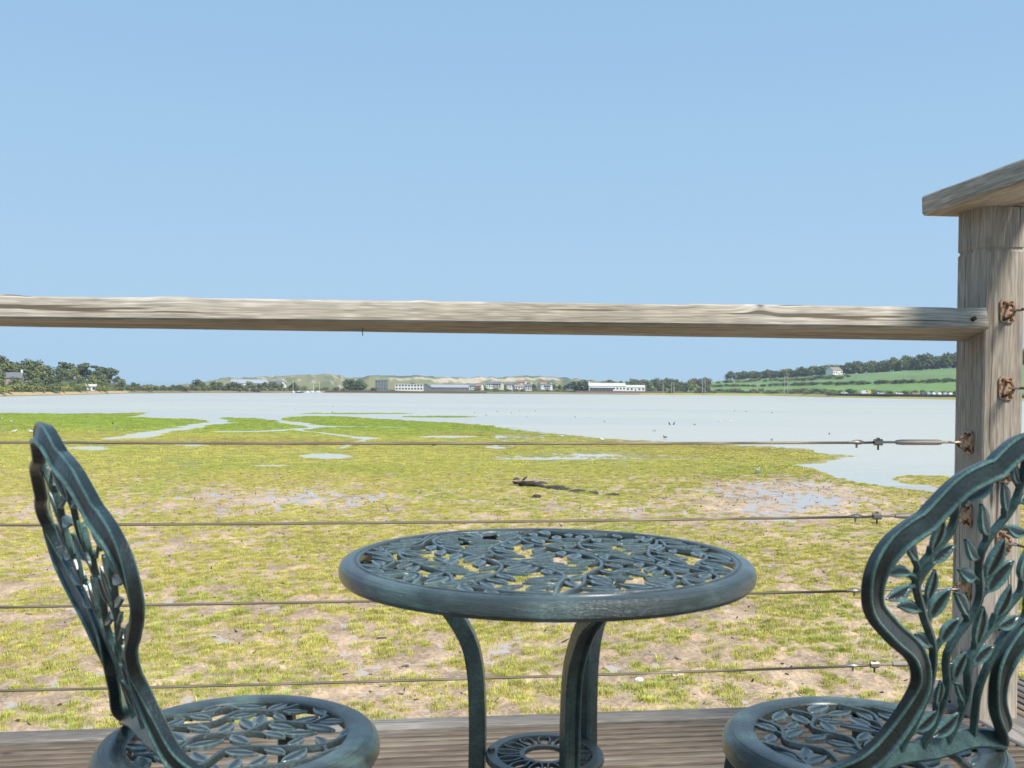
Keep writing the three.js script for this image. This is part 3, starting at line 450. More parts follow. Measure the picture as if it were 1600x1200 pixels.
{ // grass: spiky tufts near, lower spreading clumps farther off
  const tuft = (n, rad, hgt, wid, seed) => {
    const r = rng(seed), pos = [], col = [];
    for (let b = 0; b < n; b++) {
      const a = r() * 6.283, q = Math.sqrt(r()) * rad, x = Math.cos(a) * q, z = Math.sin(a) * q, h = hgt * (0.45 + 0.55 * r()) * (1 - 0.45 * q / rad), la = a + (r() - 0.5) * 1.6, ln = h * (0.15 + 0.5 * r()), w = wid * (0.7 + 0.6 * r()), fx = Math.cos(la + 1.57 + (r() - 0.5)) * w / 2, fz = Math.sin(la + 1.57 + (r() - 0.5)) * w / 2;
      const mx = x + Math.cos(la) * ln * 0.35, mz = z + Math.sin(la) * ln * 0.35, tx = x + Math.cos(la) * ln, tz = z + Math.sin(la) * ln, A = [x - fx, -0.02, z - fz], B = [x + fx, -0.02, z + fz], Cc = [mx - fx * 0.8, h * 0.6, mz - fz * 0.8], Dd = [mx + fx * 0.8, h * 0.6, mz + fz * 0.8], T = [tx, h, tz];
      const yel = r(), c = [lerp(0.80, 1.25, yel), lerp(0.9, 1.08, yel), lerp(0.8, 1.1, r())];
      for (const tri of [[A, B, Cc], [B, Dd, Cc], [Cc, Dd, T]]) for (const v of tri) { pos.push(...v); col.push(...c); }
    }
    const g = new THREE.BufferGeometry(); g.setAttribute('position', new THREE.Float32BufferAttribute(pos, 3)); g.setAttribute('color', new THREE.Float32BufferAttribute(col, 3)); g.computeVertexNormals(); return g;
  };
  const mat = new THREE.MeshPhysicalMaterial({ vertexColors: true, roughness: 0.9, side: THREE.DoubleSide });
  const kinds = [tuft(64, 0.15, 0.125, 0.0105, 1), tuft(70, 0.19, 0.085, 0.011, 2), tuft(40, 0.09, 0.17, 0.010, 3), tuft(60, 0.42, 0.13, 0.035, 4), tuft(64, 0.5, 0.10, 0.04, 5)];
  const lists = kinds.map(() => []), r = rng(99);
  const sow = (d0, d1, perM2, sorts, sc) => {
    const N = Math.floor(0.5 * 1.42 * (d1 * d1 - d0 * d0) * perM2);
    for (let k = 0; k < N; k++) {
      const d = Math.sqrt(lerp(d0 * d0, d1 * d1, r())), a = lerp(-0.71, 0.71, r()), x = Math.sin(a) * d, z = -Math.cos(a) * d, g = ground(x, z), c = cover(x, z, g), q = r(), w = r(), s2 = r(), rot = r() * 6.28, tn = r();
      const fringe = g.d > 60 && g.px > 770 && g.px < 1340 && g.sd > -2.6;
      if (g.h < (fringe ? -0.2 : -0.012) || q > (fringe && g.sd < 4.2 ? 0.16 : sstep(0.28, 0.72, c))) continue;
      const lush = sstep(75, 115, g.d) * 0.8 + sstep(0.55, 0.75, fbm(x * 0.3, z * 0.3 + 90, 2)) * 0.35;
      const br = sstep(0.52, 0.68, fbm(x * 0.05 + 60, z * 0.16 + 12, 3)) * 0.45 * sstep(40, 60, g.d);
      const col = [lerp(lerp(0.545, 0.30, clamp(lush)), 0.43, br), lerp(lerp(0.52, 0.425, clamp(lush)), 0.33, br), lerp(lerp(0.14, 0.06, clamp(lush)), 0.11, br)].map(v => v * (0.75 + 0.45 * tn));
      lists[sorts[Math.floor(w * sorts.length)]].push([x, Math.max(g.h, -0.03), z, sc * (0.65 + 0.7 * s2) * (fringe && g.sd < 4.2 ? 0.6 : 1), rot, col]);
    }
  };
  sow(9, 30, 42, [0, 1, 1, 0, 2], 0.76); sow(30, 56, 28, [0, 1, 1], 0.82); sow(56, 100, 4, [3, 4], 0.8); sow(100, 200, 1.5, [3, 4], 1.15);
  const M = new THREE.Matrix4(), Q = new THREE.Quaternion(), cc = new THREE.Color();
  lists.forEach((l, i) => {
    const im = new THREE.InstancedMesh(kinds[i], mat, l.length);
    l.forEach((t, k) => { im.setMatrixAt(k, M.compose(V(t[0], t[1], t[2]), Q.setFromAxisAngle(UP, t[4]), V(t[3], t[3], t[3]))); im.setColorAt(k, cc.setRGB(...t[5])); });
    top(im, i < 3 ? 'marsh_grass' : 'marsh_turf', ['spiky yellow-green grass tufts scattered over the wet mud', 'low cushiony grass tufts scattered over the wet mud', 'tall thin grass tufts scattered over the wet mud', 'spreading green turf covering the flat towards the water', 'short flat green turf covering the flat towards the water'][i], 'grass', null, 'stuff');
  });
  // dark scraps of weed and clods among the tufts
  const clod = new THREE.IcosahedronGeometry(1, 1); { const p = clod.attributes.position; for (let i = 0; i < p.count; i++) { const k = 0.6 + 0.8 * hash2(Math.round(p.getX(i) * 50) & 511, Math.round((p.getY(i) + p.getZ(i) * 3) * 50) & 511); p.setXYZ(i, p.getX(i) * k, p.getY(i) * k * 0.6, p.getZ(i) * k * 0.6); } clod.computeVertexNormals(); }
  const spots = []; const rr = rng(123);
  while (spots.length < 4200) { const d = Math.sqrt(lerp(100, 2900, rr())), a = lerp(-0.71, 0.71, rr()), x = Math.sin(a) * d, z = -Math.cos(a) * d, g = ground(x, z), s = 0.010 + 0.032 * rr() * rr() + 0.0002 * d, e = rr() * 6.28, st = 0.6 + rr() * 1.6; if (g.h > -0.01 && fbm(x * 0.7, z * 0.7, 2) > 0.42) spots.push([x, g.h, z, s, e, st]); }
  const im = new THREE.InstancedMesh(clod, std(0.085, 0.07, 0.05, 0.8), spots.length);
  spots.forEach((t, k) => im.setMatrixAt(k, M.compose(V(t[0], t[1] + t[3] * 0.3, t[2]), Q.setFromEuler(new THREE.Euler(0.5 * Math.sin(t[4] * 3), t[4], 0.6 * Math.cos(t[4] * 5))), V(t[3] * t[5] * 1.3, t[3] * (1.2 - t[5] * 0.35), t[3] * 0.6))));
  top(im, 'weed_scraps', 'dark scraps of dead weed and clods on the mud', 'debris', null, 'stuff');
}
{ // things lying on the mud
  const place = (px, py) => { const p = onLevel(px, py, 0.03); p.y = ground(p.x, p.z).h; return p; };
  const lump = (seed, sx, sy, sz) => { const g = new THREE.IcosahedronGeometry(1, 3), p = g.attributes.position; for (let i = 0; i < p.count; i++) { const x = p.getX(i), y = p.getY(i), z = p.getZ(i), k = 0.45 + 1.1 * fbm(x * 2.6 + seed, y * 2.6 + z * 3.1 + seed, 3); p.setXYZ(i, x * k * sx, y * k * sy, z * k * sz); } g.computeVertexNormals(); return g; };
  const bark = new THREE.MeshStandardMaterial({ map: woodTex([74, 66, 58], [26, 22, 18], [110, 98, 84], 23), bumpMap: grainBump, bumpScale: 0.01, roughness: 0.9 });
  const log = group(), a = place(806, 758), b = place(850, 763); const mid = a.clone().lerp(b, 0.5), half = b.clone().sub(a).multiplyScalar(0.5);
  const lp = []; for (let i = 0; i <= 16; i++) { const t = i / 8 - 1; lp.push(V(half.x * t, 0.09 + 0.04 * (1 - t) + 0.04 * Math.sin(t * 4), half.z * t)); }
  part(log, 'trunk', sweep(along(lp, UP, lp.map((_, i) => lerp(0.2, 0.1, i / 16) * (0.85 + 0.3 * hash2(i, 5)))), ring(1, 0.75, 10), { crease: 0.7 }), bark);
  part(log, 'branch_stub', sweep(along([V(-0.35, 0.2, 0), V(-0.25, 0.36, 0.05), V(-0.12, 0.46, 0.02)], V(0, 0.2, 1), [0.07, 0.05, 0.03]), ring(1, 1, 7)), bark);
  part(log, 'branch_stub', sweep(along([V(0.2, 0.1, 0), V(0.45, 0.2, 0.1), V(0.8, 0.16, 0.08)], V(0, 0.2, 1), [0.07, 0.05, 0.03]), ring(1, 1, 7)), bark);
  part(log, 'pale_split', lump(3, 0.75, 0.07, 0.16).translate(0.1, 0.25, -0.06), std(0.36, 0.29, 0.2, 0.9));
  log.position.copy(mid); top(log, 'driftwood_log', 'dark rotting driftwood log with pale split top lying on the mud', 'log');
  const weed = std(0.06, 0.052, 0.04, 0.85);
  for (const [i, [px, py, w]] of [[866, 764, 0.6], [880, 766, 0.42], [902, 769, 0.5], [926, 772, 0.3], [957, 774, 0.34], [838, 777, 0.24]].entries()) { const o = top(new THREE.Mesh(lump(10 + i, w * 0.8, 0.10, 0.22), weed), 'weed_heap', 'dark heap of stranded weed beside the driftwood log', 'seaweed', 'weed heaps by the driftwood'); o.position.copy(place(px, py)); o.position.y += 0.04; }
  const sh = top(new THREE.Mesh(lump(31, 0.055, 0.03, 0.045), std(0.75, 0.74, 0.72, 0.5)), 'shell', 'small white shell on bare mud close to the deck', 'shell'); sh.position.copy(place(999, 1063)); sh.position.y += 0.015;
  const stn = top(new THREE.Mesh(lump(35, 0.11, 0.05, 0.08), std(0.62, 0.5, 0.36, 0.8)), 'pebble', 'flat cream-coloured stone on the mud close to the deck', 'stone'); stn.position.copy(place(1057, 1059)); stn.position.y += 0.02;
  // birds, each one mesh: body, neck, head, bill, tail and legs
  const bird = (body, wing, upright) => {
    const gs = [], c = (g, k) => { paint(g, () => k); gs.push(g.index ? g.toNonIndexed() : g); }, tilt = upright ? 1.0 : 0.18;
    const b = new THREE.SphereGeometry(1, 14, 10).scale(0.21, 0.095, 0.09); c(move(b, 0, 0.22, 0, 0, 0, tilt), body);
    c(move(new THREE.SphereGeometry(1, 12, 8).scale(0.2, 0.06, 0.1), -0.04, 0.25 - (upright ? 0.02 : 0), 0, 0, 0, tilt), wing);
    c(move(new THREE.ConeGeometry(0.05, 0.2, 8).scale(1, 1, 0.5), -0.24 + (upright ? 0.1 : 0), upright ? 0.07 : 0.2, 0, 0, 0, upright ? 2.6 : 1.7), wing);
    const hx = upright ? 0.13 : 0.2, hy = upright ? 0.5 : 0.36;
    c(sweep(along([V(hx - 0.1, hy - 0.2, 0), V(hx - 0.03, hy - 0.08, 0), V(hx, hy, 0)], V(0, 0, 1), [0.055, 0.04, 0.036]), ring(1, 1, 8), { crease: 2 }), body);
    c(new THREE.SphereGeometry(0.045, 10, 8).translate(hx + 0.01, hy, 0), body);
    c(move(new THREE.ConeGeometry(0.014, 0.07, 6), hx + 0.08, hy - 0.005, 0, 0, 0, -1.6), [0.5, 0.35, 0.08]);
    for (const z of [-0.03, 0.03]) c(new THREE.CylinderGeometry(0.008, 0.008, 0.18, 5).translate(0.02, 0.07, z), [0.3, 0.2, 0.12]);
    return merge(gs);
  };
  const vc = new THREE.MeshStandardMaterial({ vertexColors: true, roughness: 0.8 });
  const white = bird([0.8, 0.8, 0.78], [0.62, 0.63, 0.64], 0), grey = bird([0.5, 0.5, 0.5], [0.2, 0.2, 0.21], 0), dark = bird([0.03, 0.03, 0.032], [0.04, 0.035, 0.03], 0), tall = bird([0.025, 0.025, 0.028], [0.03, 0.028, 0.026], 1), brown = bird([0.22, 0.16, 0.1], [0.17, 0.12, 0.08], 0);
  const flock = [[white, 22, 678, 1.1, 'white gull resting on green turf beyond the edge-on chair', 'gulls resting on the turf'], [white, 49, 678, 1.1, 'white gull resting on green turf beyond the edge-on chair', 'gulls resting on the turf'], [white, 3, 656, 0.8, 'white gull resting on green turf beyond the edge-on chair', 'gulls resting on the turf'], [white, 18, 661, 0.8, 'white gull resting on green turf beyond the edge-on chair', 'gulls resting on the turf'],
    [white, 941, 691, 1.1, 'white gull standing at the turf edge above the driftwood', 'gulls at the turf edge'], [white, 879, 684, 0.8, 'white gull standing at the turf edge above the driftwood', 'gulls at the turf edge'], [white, 1183, 742, 1.0, 'white bird standing alone on the wet pale mud', null], [dark, 176, 664, 0.9, 'black crow on the turf beside the winding creek', 'crows by the creek'], [grey, 181, 674, 1.0, 'grey gull on the turf beside the winding creek', null], [dark, 678, 699, 0.95, 'black crow alone on open turf below the long pool', null],
    [tall, 1046, 664, 0.95, 'black cormorant standing upright in the shallows', 'cormorants in the shallows'], [tall, 1053, 664, 0.95, 'black cormorant standing upright in the shallows', 'cormorants in the shallows'], [brown, 1039, 686, 1.1, 'brown wader at the water edge', null],
    ...[[799, 646], [812, 643], [837, 643], [823, 652], [760, 650], [899, 653], [945, 660], [1022, 675], [1085, 665], [1296, 680], [1206, 690], [1148, 643], [1165, 644], [1206, 646], [519, 645], [460, 640], [520, 636], [742, 646], [777, 644]].map(([x, y]) => [grey, x, y, 1.0, 'grey gull standing out in the shallow water', 'gulls in the shallow water']), ...[[858, 648], [922, 653], [1125, 660], [1143, 660], [656, 642]].map(([x, y]) => [white, x, y, 1.0, 'white gull standing out in the shallow water', 'white gulls in the shallow water'])];
  const br = rng(8);
  for (const [g, px, py, s, label, grp] of flock) { const o = top(new THREE.Mesh(g, vc), g === tall ? 'cormorant' : g === dark ? 'crow' : g === brown ? 'wader' : 'gull', label, 'bird', grp); o.position.copy(onLevel(px, py, 0)); o.position.y = Math.max(-0.02, ground(o.position.x, o.position.z).h); o.rotation.y = br() * 6.28; o.scale.setScalar(s * 0.85); }
}

// ---------------------------------------------------------------- far shore: land, woods, houses, quay
const shoreD = table([[-500, 300], [0, 370], [130, 465], [200, 560], [300, 633], [500, 750], [650, 765], [800, 805], [900, 824], [1100, 824], [1200, 795], [1300, 664], [1400, 590], [1480, 547], [1600, 500], [2100, 400]]);
const ridgeH = table([[-500, 14], [0, 10.5], [100, 9], [180, 6], [240, 3.6], [320, 2.6], [500, 2.6], [900, 3.6], [1000, 5.5], [1080, 10], [1140, 16], [1200, 18], [1300, 20.5], [1400, 23], [1480, 25], [1700, 29], [2100, 32]]);
const ridgeS = table([[-500, 160], [0, 150], [180, 120], [320, 100], [900, 110], [1000, 140], [1080, 220], [1140, 290], [2100, 300]]);
const shoreAt = (px, s) => { const d = ray(px, horizon(px)), k = (shoreD(px) + s) / -d.z; return V(d.x * k, 0, -(shoreD(px) + s)); };
const landH = (px, s) => { const R = ridgeS(px), bank = px > 1290 ? 0.9 * sstep(0, 14, s) : 1.5 * sstep(0, 9, s), lin = clamp((s - 8) / (R - 8)); return -0.35 + 0.35 * sstep(-6, 0, s) + bank + (ridgeH(px) - bank) * (px > 1050 ? lin * (1.15 - 0.15 * lin) : lin * lin * (3 - 2 * lin)) - Math.max(0, s - R) * 0.01 + (fbm(px * 0.05, s * 0.04, 3) - 0.5) * 0.8 * sstep(3, 30, s); };
const onShore = (px, s) => { const p = shoreAt(px, s); p.y = landH(px, s); return p; };
{
  const pos = [], col = [], idx = [], uv = [], nx = 420, ss = [-6, -3, 0, 1.5, 3, 5, 8, 11, 14, 18, 24, 32, 40, 50, 62, 76, 92, 110, 130, 150, 175, 200, 225, 250, 275, 300, 330, 370, 430, 520];
  for (let i = 0; i <= nx; i++) { const px = lerp(-480, 2080, i / nx); for (const s of ss) {
    const p = onShore(px, s); pos.push(p.x, p.y, p.z); uv.push(p.x * 0.05, p.z * 0.05);
    const n = fbm(p.x * 0.05, p.z * 0.05 + 9, 3), m = fbm(p.x * 0.012 + 5, p.z * 0.012, 2); let c = [0.09, 0.11, 0.035];
    if (px > 1040) { const field = s > 34 && s < ridgeS(px) - 4; if (field) c = s < 118 ? [0.17, 0.27, 0.07] : [0.165, 0.255, 0.085]; }
    if (s < 12) c = px > 1000 ? [0.36, 0.30, 0.07] : px < 200 ? [0.5, 0.36, 0.17] : [0.26, 0.20, 0.10];
    if (s < 3 && px < 1000) c = [0.2, 0.15, 0.1];
    const k = 0.75 + 0.5 * n; col.push(c[0] * k, c[1] * k * (0.95 + 0.1 * m), c[2] * k);
  } }
  const w = ss.length; for (let i = 0; i < nx; i++) for (let j = 0; j < w - 1; j++) { const a = i * w + j; idx.push(a, a + w, a + 1, a + 1, a + w, a + w + 1); }
  const g = new THREE.BufferGeometry(); g.setAttribute('position', new THREE.Float32BufferAttribute(pos, 3)); g.setAttribute('color', new THREE.Float32BufferAttribute(col, 3)); g.setAttribute('uv', new THREE.Float32BufferAttribute(uv, 2)); g.setIndex(idx); g.computeVertexNormals();
  structure(new THREE.Mesh(g, new THREE.MeshStandardMaterial({ vertexColors: true, roughness: 0.95, side: THREE.DoubleSide })), 'far_shore', 'low far shore rising to green fields and a wooded headland', 'land');
  // dunes and hills beyond the harbour
  const sky = table([[150, 606], [250, 603], [310, 599], [335, 594], [345, 590], [400, 589.5], [430, 588], [470, 586.5], [505, 584], [530, 585.5], [545, 592], [565, 589], [600, 585], [640, 586.5], [690, 589], [760, 589.5], [800, 588.5], [860, 587.5], [900, 592], [960, 596], [1050, 598], [1180, 603], [1300, 606]]);
  const dp = [], dc = [], di = [], dn = 360, ds = [0, 0.12, 0.25, 0.38, 0.5, 0.62, 0.74, 0.85, 0.93, 1, 1.1];
  for (let i = 0; i <= dn; i++) { const px = lerp(150, 1300, i / dn); for (const t of ds) {
    const dep = lerp(980, 1420, t), d = ray(px, horizon(px)), k = dep / -d.z, top_ = EYE + (horizon(px) - sky(px)) / FOC * 1420 + (fbm(px * 0.12, 3, 3) - 0.5) * 4;
    const x = d.x * k, lump = (fbm(px * 0.06, t * 6, 3) - 0.5) * 7 * sstep(0, 0.3, t) * sstep(1.1, 0.8, t), y = t > 1 ? top_ - 12 : lerp(1.5, top_, Math.pow(t, 0.8)) + lump;
    dp.push(x, y, -dep);
    const n = fbm(px * 0.09 + 2, t * 9, 3), n2 = fbm(px * 0.3, t * 20 + 7, 2);
    const sand = px > 590 && px < 880 ? sstep(0.42, 0.5, 0.86 - Math.abs(t - lerp(0.58, 0.74, (px - 600) / 260)) * 1.9 + (n - 0.5) * 0.6 - Math.abs(px - 735) / 420) : px < 560 ? sstep(0.62, 0.70, n * 0.6 + n2 * 0.4) * 0.7 : 0;
    const dark = px > 540 && px < 680 && t > 0.8 ? 1 : sstep(0.5, 0.62, fbm(px * 0.07 + 30, t * 5, 3)) * (px > 740 ? 1 : 0.6), gr = [lerp(0.25, 0.11, dark), lerp(0.235, 0.13, dark), lerp(0.10, 0.06, dark)];
    for (let q = 0; q < 3; q++) dc.push(lerp(gr[q], [0.6, 0.48, 0.33][q], sand));
  } }
  const dw = ds.length; for (let i = 0; i < dn; i++) for (let j = 0; j < dw - 1; j++) { const a = i * dw + j; di.push(a, a + dw, a + 1, a + 1, a + dw, a + dw + 1); }
  const dg = new THREE.BufferGeometry(); dg.setAttribute('position', new THREE.Float32BufferAttribute(dp, 3)); dg.setAttribute('color', new THREE.Float32BufferAttribute(dc, 3)); dg.setIndex(di); dg.computeVertexNormals();
  structure(new THREE.Mesh(dg, new THREE.MeshStandardMaterial({ vertexColors: true, roughness: 0.95, side: THREE.DoubleSide })), 'dunes', 'grassy sand dunes with a bare pale sand face behind the harbour', 'dunes');
}
// trees: crown of many small leaf faces in clumps over a trunk with limbs
function crownGeo(seed, shape, n = 760) {
  const r = rng(seed), lobes = [], pos = [], nor = [], col = [], L = shape === 'bush' ? 9 : shape === 'pine' ? 8 : 13;
  for (let i = 0; i < L; i++) {
    const a = r() * 6.283, q = Math.sqrt(r());
    if (shape === 'pine') lobes.push([Math.cos(a) * q * 0.34, 0.52 + 0.42 * r(), Math.sin(a) * q * 0.34, 0.16 + 0.1 * r(), 0.42]);
    else if (shape === 'bush') lobes.push([Math.cos(a) * q * 0.5, 0.28 + 0.4 * r() * (1 - q * 0.6), Math.sin(a) * q * 0.5, 0.26 + 0.16 * r(), 0.85]);
    else { const h = r(); lobes.push([Math.cos(a) * q * 0.38 * (1.15 - 0.6 * h), 0.22 + 0.58 * h, Math.sin(a) * q * 0.38 * (1.15 - 0.6 * h), 0.17 + 0.10 * r(), 0.85]); }
  }
  for (let i = 0; i < n; i++) {
    const l = lobes[Math.floor(r() * L)], u = r() * 2 - 1, a = r() * 6.283, s = Math.sqrt(1 - u * u), rad = l[3] * (0.72 + 0.36 * r());
    const dx = Math.cos(a) * s, dy = u, dz = Math.sin(a) * s, cx = l[0] + dx * rad, cy = l[1] + dy * rad * l[4], cz = l[2] + dz * rad;
    const f = (0.028 + 0.03 * r()) * (shape === 'bush' ? 1.4 : 1), nx = V(dx + (r() - 0.5) * 1.3, dy + 0.35 + (r() - 0.5) * 1.3, dz + (r() - 0.5) * 1.3).normalize(), t1 = V(r() - 0.5, r() - 0.5, r() - 0.5).cross(nx).normalize().multiplyScalar(f), t2 = V().crossVectors(nx, t1).normalize().multiplyScalar(f * (0.6 + 0.5 * r())), c = V(cx, Math.max(0.02, cy), cz), k = 0.7 + 0.6 * r();
    for (const [a1, b1] of [[-1, -1], [1, -0.6], [0.2, 1.2], [-1, -1], [0.2, 1.2], [-1.1, 0.5]]) { pos.push(c.x + t1.x * a1 + t2.x * b1, c.y + t1.y * a1 + t2.y * b1, c.z + t1.z * a1 + t2.z * b1); nor.push(nx.x, nx.y, nx.z); col.push(k, k, k); }
  }
  const g = new THREE.BufferGeometry(); g.setAttribute('position', new THREE.Float32BufferAttribute(pos, 3)); g.setAttribute('normal', new THREE.Float32BufferAttribute(nor, 3)); g.setAttribute('color', new THREE.Float32BufferAttribute(col, 3)); return g;
}
const trunkGeo = (h, r) => merge([sweep(along([V(0, -0.06, 0), V(0.01, h * 0.5, 0.01), V(0, h, 0)], V(0, 0, 1), [r * 1.4, r, r * 0.5]), ring(1, 1, 7)), ...[0, 2.1, 4.2].map(a => sweep(along([V(0, h * 0.6, 0), V(Math.cos(a) * 0.09, h * 0.85, Math.sin(a) * 0.09), V(Math.cos(a) * 0.2, h * 1.15, Math.sin(a) * 0.2)], V(0.3, 0.1, 1), [r * 0.6, r * 0.45, r * 0.2]), ring(1, 1, 5)))]);
const crowns = { round: [1, 2, 3, 4].map(s => crownGeo(s, 'round')), pine: [11, 12].map(s => crownGeo(s, 'pine')), bush: [21, 22, 23].map(s => crownGeo(s, 'bush', 420)) };
const trunks = { round: trunkGeo(0.55, 0.022), pine: trunkGeo(0.72, 0.02), bush: trunkGeo(0.3, 0.02) };
const trunkMat = std(0.09, 0.07, 0.05, 0.9);
const leafMats = [[0.105, 0.13, 0.05], [0.145, 0.17, 0.055], [0.20, 0.215, 0.065], [0.095, 0.115, 0.055], [0.28, 0.29, 0.075], [0.17, 0.15, 0.075]].map(c => new THREE.MeshStandardMaterial({ color: new THREE.Color().setRGB(...c), vertexColors: true, roughness: 0.85, side: THREE.DoubleSide }));
const tr = rng(404);
function tree(p, height, shape, tone, name, label, grp, wide = 1) {
  const o = group(), k = Math.floor(tr() * crowns[shape].length);
  part(o, 'trunk', trunks[shape], trunkMat); part(o, 'crown', crowns[shape][k], leafMats[tone]);
  o.position.copy(p); o.rotation.y = tr() * 6.28; height *= 0.92; o.scale.set(height * wide, height, height * wide);
  return top(o, name, label, shape === 'bush' ? 'bush' : 'tree', grp);
}
const headlandFade = table([[0, 1], [90, 0.86], [150, 0.74], [190, 0.6], [250, 0.52], [300, 0.5]]);
function rowOf(n, px0, px1, s0, s1, h0, h1, shape, tones, name, label, grp, wide = 1) {
  for (let i = 0; i < n; i++) { const px = lerp(px0, px1, (i + 0.2 + 0.6 * tr()) / n), s = lerp(s0, s1, tr()), h = lerp(h0, h1, tr()) * (grp === 'trees on the cottage headland' ? headlandFade(px) : 1), p = onShore(px, s); tree(p, h, shape, tones[Math.floor(tr() * tones.length)], name, label, grp, wide * (0.9 + 0.3 * tr())); }
}
const WL = ['broad_tree', 'dark leafy tree in the wood on the headland behind the slate-roofed cottage', 'trees on the cottage headland'];
rowOf(20, -150, 190, 95, 150, 9.5, 13, 'round', [0, 1, 0, 2, 3], ...WL); rowOf(17, -120, 215, 55, 95, 8, 11, 'round', [0, 1, 2, 2], ...WL); rowOf(12, -60, 245, 22, 50, 6, 8.5, 'round', [1, 2, 0], ...WL); rowOf(9, 185, 300, 30, 80, 6, 8.5, 'round', [0, 1, 3], ...WL);
rowOf(4, 95, 185, 110, 140, 9.5, 11.5, 'pine', [3, 0], 'pine_tree', 'flat-topped dark pine rising above the headland wood', 'pines on the cottage headland', 1.1);
rowOf(24, -100, 135, 5, 20, 3.4, 6, 'bush', [4, 4, 2, 1], 'shore_bush', 'yellow-green bush along the bank below the cottage', 'bushes below the cottage', 0.9);
rowOf(22, 150, 350, 6, 24, 3.2, 5.5, 'bush', [1, 0, 2, 3], 'shore_bush', 'dull green bush on the low bank beside the headland wood', 'bushes on the low bank', 0.9);
rowOf(14, 300, 470, 14, 40, 6, 9, 'round', [0, 3, 1], 'broad_tree', 'dark tree on the low shore before the long grey sheds', 'trees before the sheds', 1.05);
rowOf(12, 350, 470, 5, 12, 3, 4.5, 'bush', [0, 3, 1], 'shore_bush', 'dark bush at the water edge below the sheds', 'bushes below the sheds');
rowOf(5, 540, 566, 30, 70, 8, 11, 'round', [3, 0], 'broad_tree', 'dark tree beside the blue-grey apartment block', 'trees beside the apartment block'); rowOf(8, 470, 590, 24, 60, 3, 5, 'bush', [0, 2, 5], 'scrub_bush', 'low scrub bush between the harbour and the apartment block', 'scrub by the harbour', 1.2);
tree(onShore(644, 60), 8.5, 'round', 0, 'broad_tree', 'single tree standing behind the white framed building', null);
rowOf(16, 730, 890, 90, 160, 6, 9, 'round', [0, 1, 2, 3], 'broad_tree', 'tree among the white village houses', 'village trees'); rowOf(10, 735, 890, 30, 60, 3, 4.5, 'bush', [1, 5, 2], 'scrub_bush', 'low bush below the white village houses', 'bushes below the village', 1.2);
rowOf(4, 893, 922, 20, 55, 10, 13.5, 'round', [3, 0], 'broad_tree', 'big dark tree at the gable of the long white hotel', 'trees beside the hotel', 1.15); rowOf(24, 940, 1110, 70, 150, 9, 12.5, 'round', [1, 2, 0, 5, 3], 'broad_tree', 'tall tree in the belt behind the long white hotel', 'trees behind the hotel'); rowOf(12, 1010, 1110, 14, 45, 5, 8, 'round', [0, 1, 3], 'broad_tree', 'tree on the shore between the hotel and the twin poles', 'trees by the twin poles');
rowOf(40, 1085, 1310, 12, 40, 2.6, 4.6, 'bush', [0, 1, 2, 5], 'hedge_bush', 'bush in the shore hedge below the lower field', 'shore hedge bushes', 1.25); rowOf(20, 1290, 1560, 26, 36, 2.6, 4.2, 'bush', [0, 1, 2], 'hedge_bush', 'bush in the hedge behind the quay', 'quay hedge bushes', 1.25);
rowOf(66, 1110, 1560, 115, 121, 2.6, 4.4, 'bush', [0, 1, 3], 'hedge_bush', 'bush in the hedge between the two sloping fields', 'field hedge bushes', 1.3); rowOf(24, 1120, 1330, 190, 226, 3.4, 5.4, 'bush', [0, 1, 2], 'hedge_bush', 'bush in the upper hedge before the ridge wood', 'upper hedge bushes', 1.3);
rowOf(48, 1140, 1335, 292, 345, 10, 13, 'round', [0, 1, 2, 0], 'broad_tree', 'tree in the ridge wood beside the hilltop house', 'ridge wood trees'); rowOf(62, 1325, 1620, 296, 350, 13, 17.5, 'round', [0, 1, 0, 1, 3], 'broad_tree', 'tall dark tree in the hilltop wood above the upper field', 'hilltop wood trees', 0.95);

// houses: wall, gabled roof, windows, door, chimneys
const wallM = { white: std(0.78, 0.76, 0.72, 0.8), cream: std(0.66, 0.6, 0.5, 0.8), stone: std(0.36, 0.33, 0.3, 0.9), blue: std(0.17, 0.19, 0.22, 0.7), timber: std(0.2, 0.19, 0.18, 0.8) };
const roofM = { slate: std(0.17, 0.175, 0.19, 0.7), red: std(0.36, 0.2, 0.15, 0.85), metal: std(0.36, 0.38, 0.42, 0.5), pale: std(0.62, 0.58, 0.5, 0.8), brown: std(0.3, 0.24, 0.19, 0.85) };
const paneM = new THREE.MeshPhysicalMaterial({ color: new THREE.Color().setRGB(0.04, 0.05, 0.06), roughness: 0.08 });
const frameM = std(0.75, 0.74, 0.72, 0.6);
const gable = (w, d, h) => { const s = new THREE.Shape(); s.moveTo(-d / 2, 0); s.lineTo(d / 2, 0); s.lineTo(0, h); s.closePath(); const g = new THREE.ExtrudeGeometry(s, { depth: w, bevelEnabled: false }); return move(g, -w / 2, 0, 0, Math.PI / 2); };
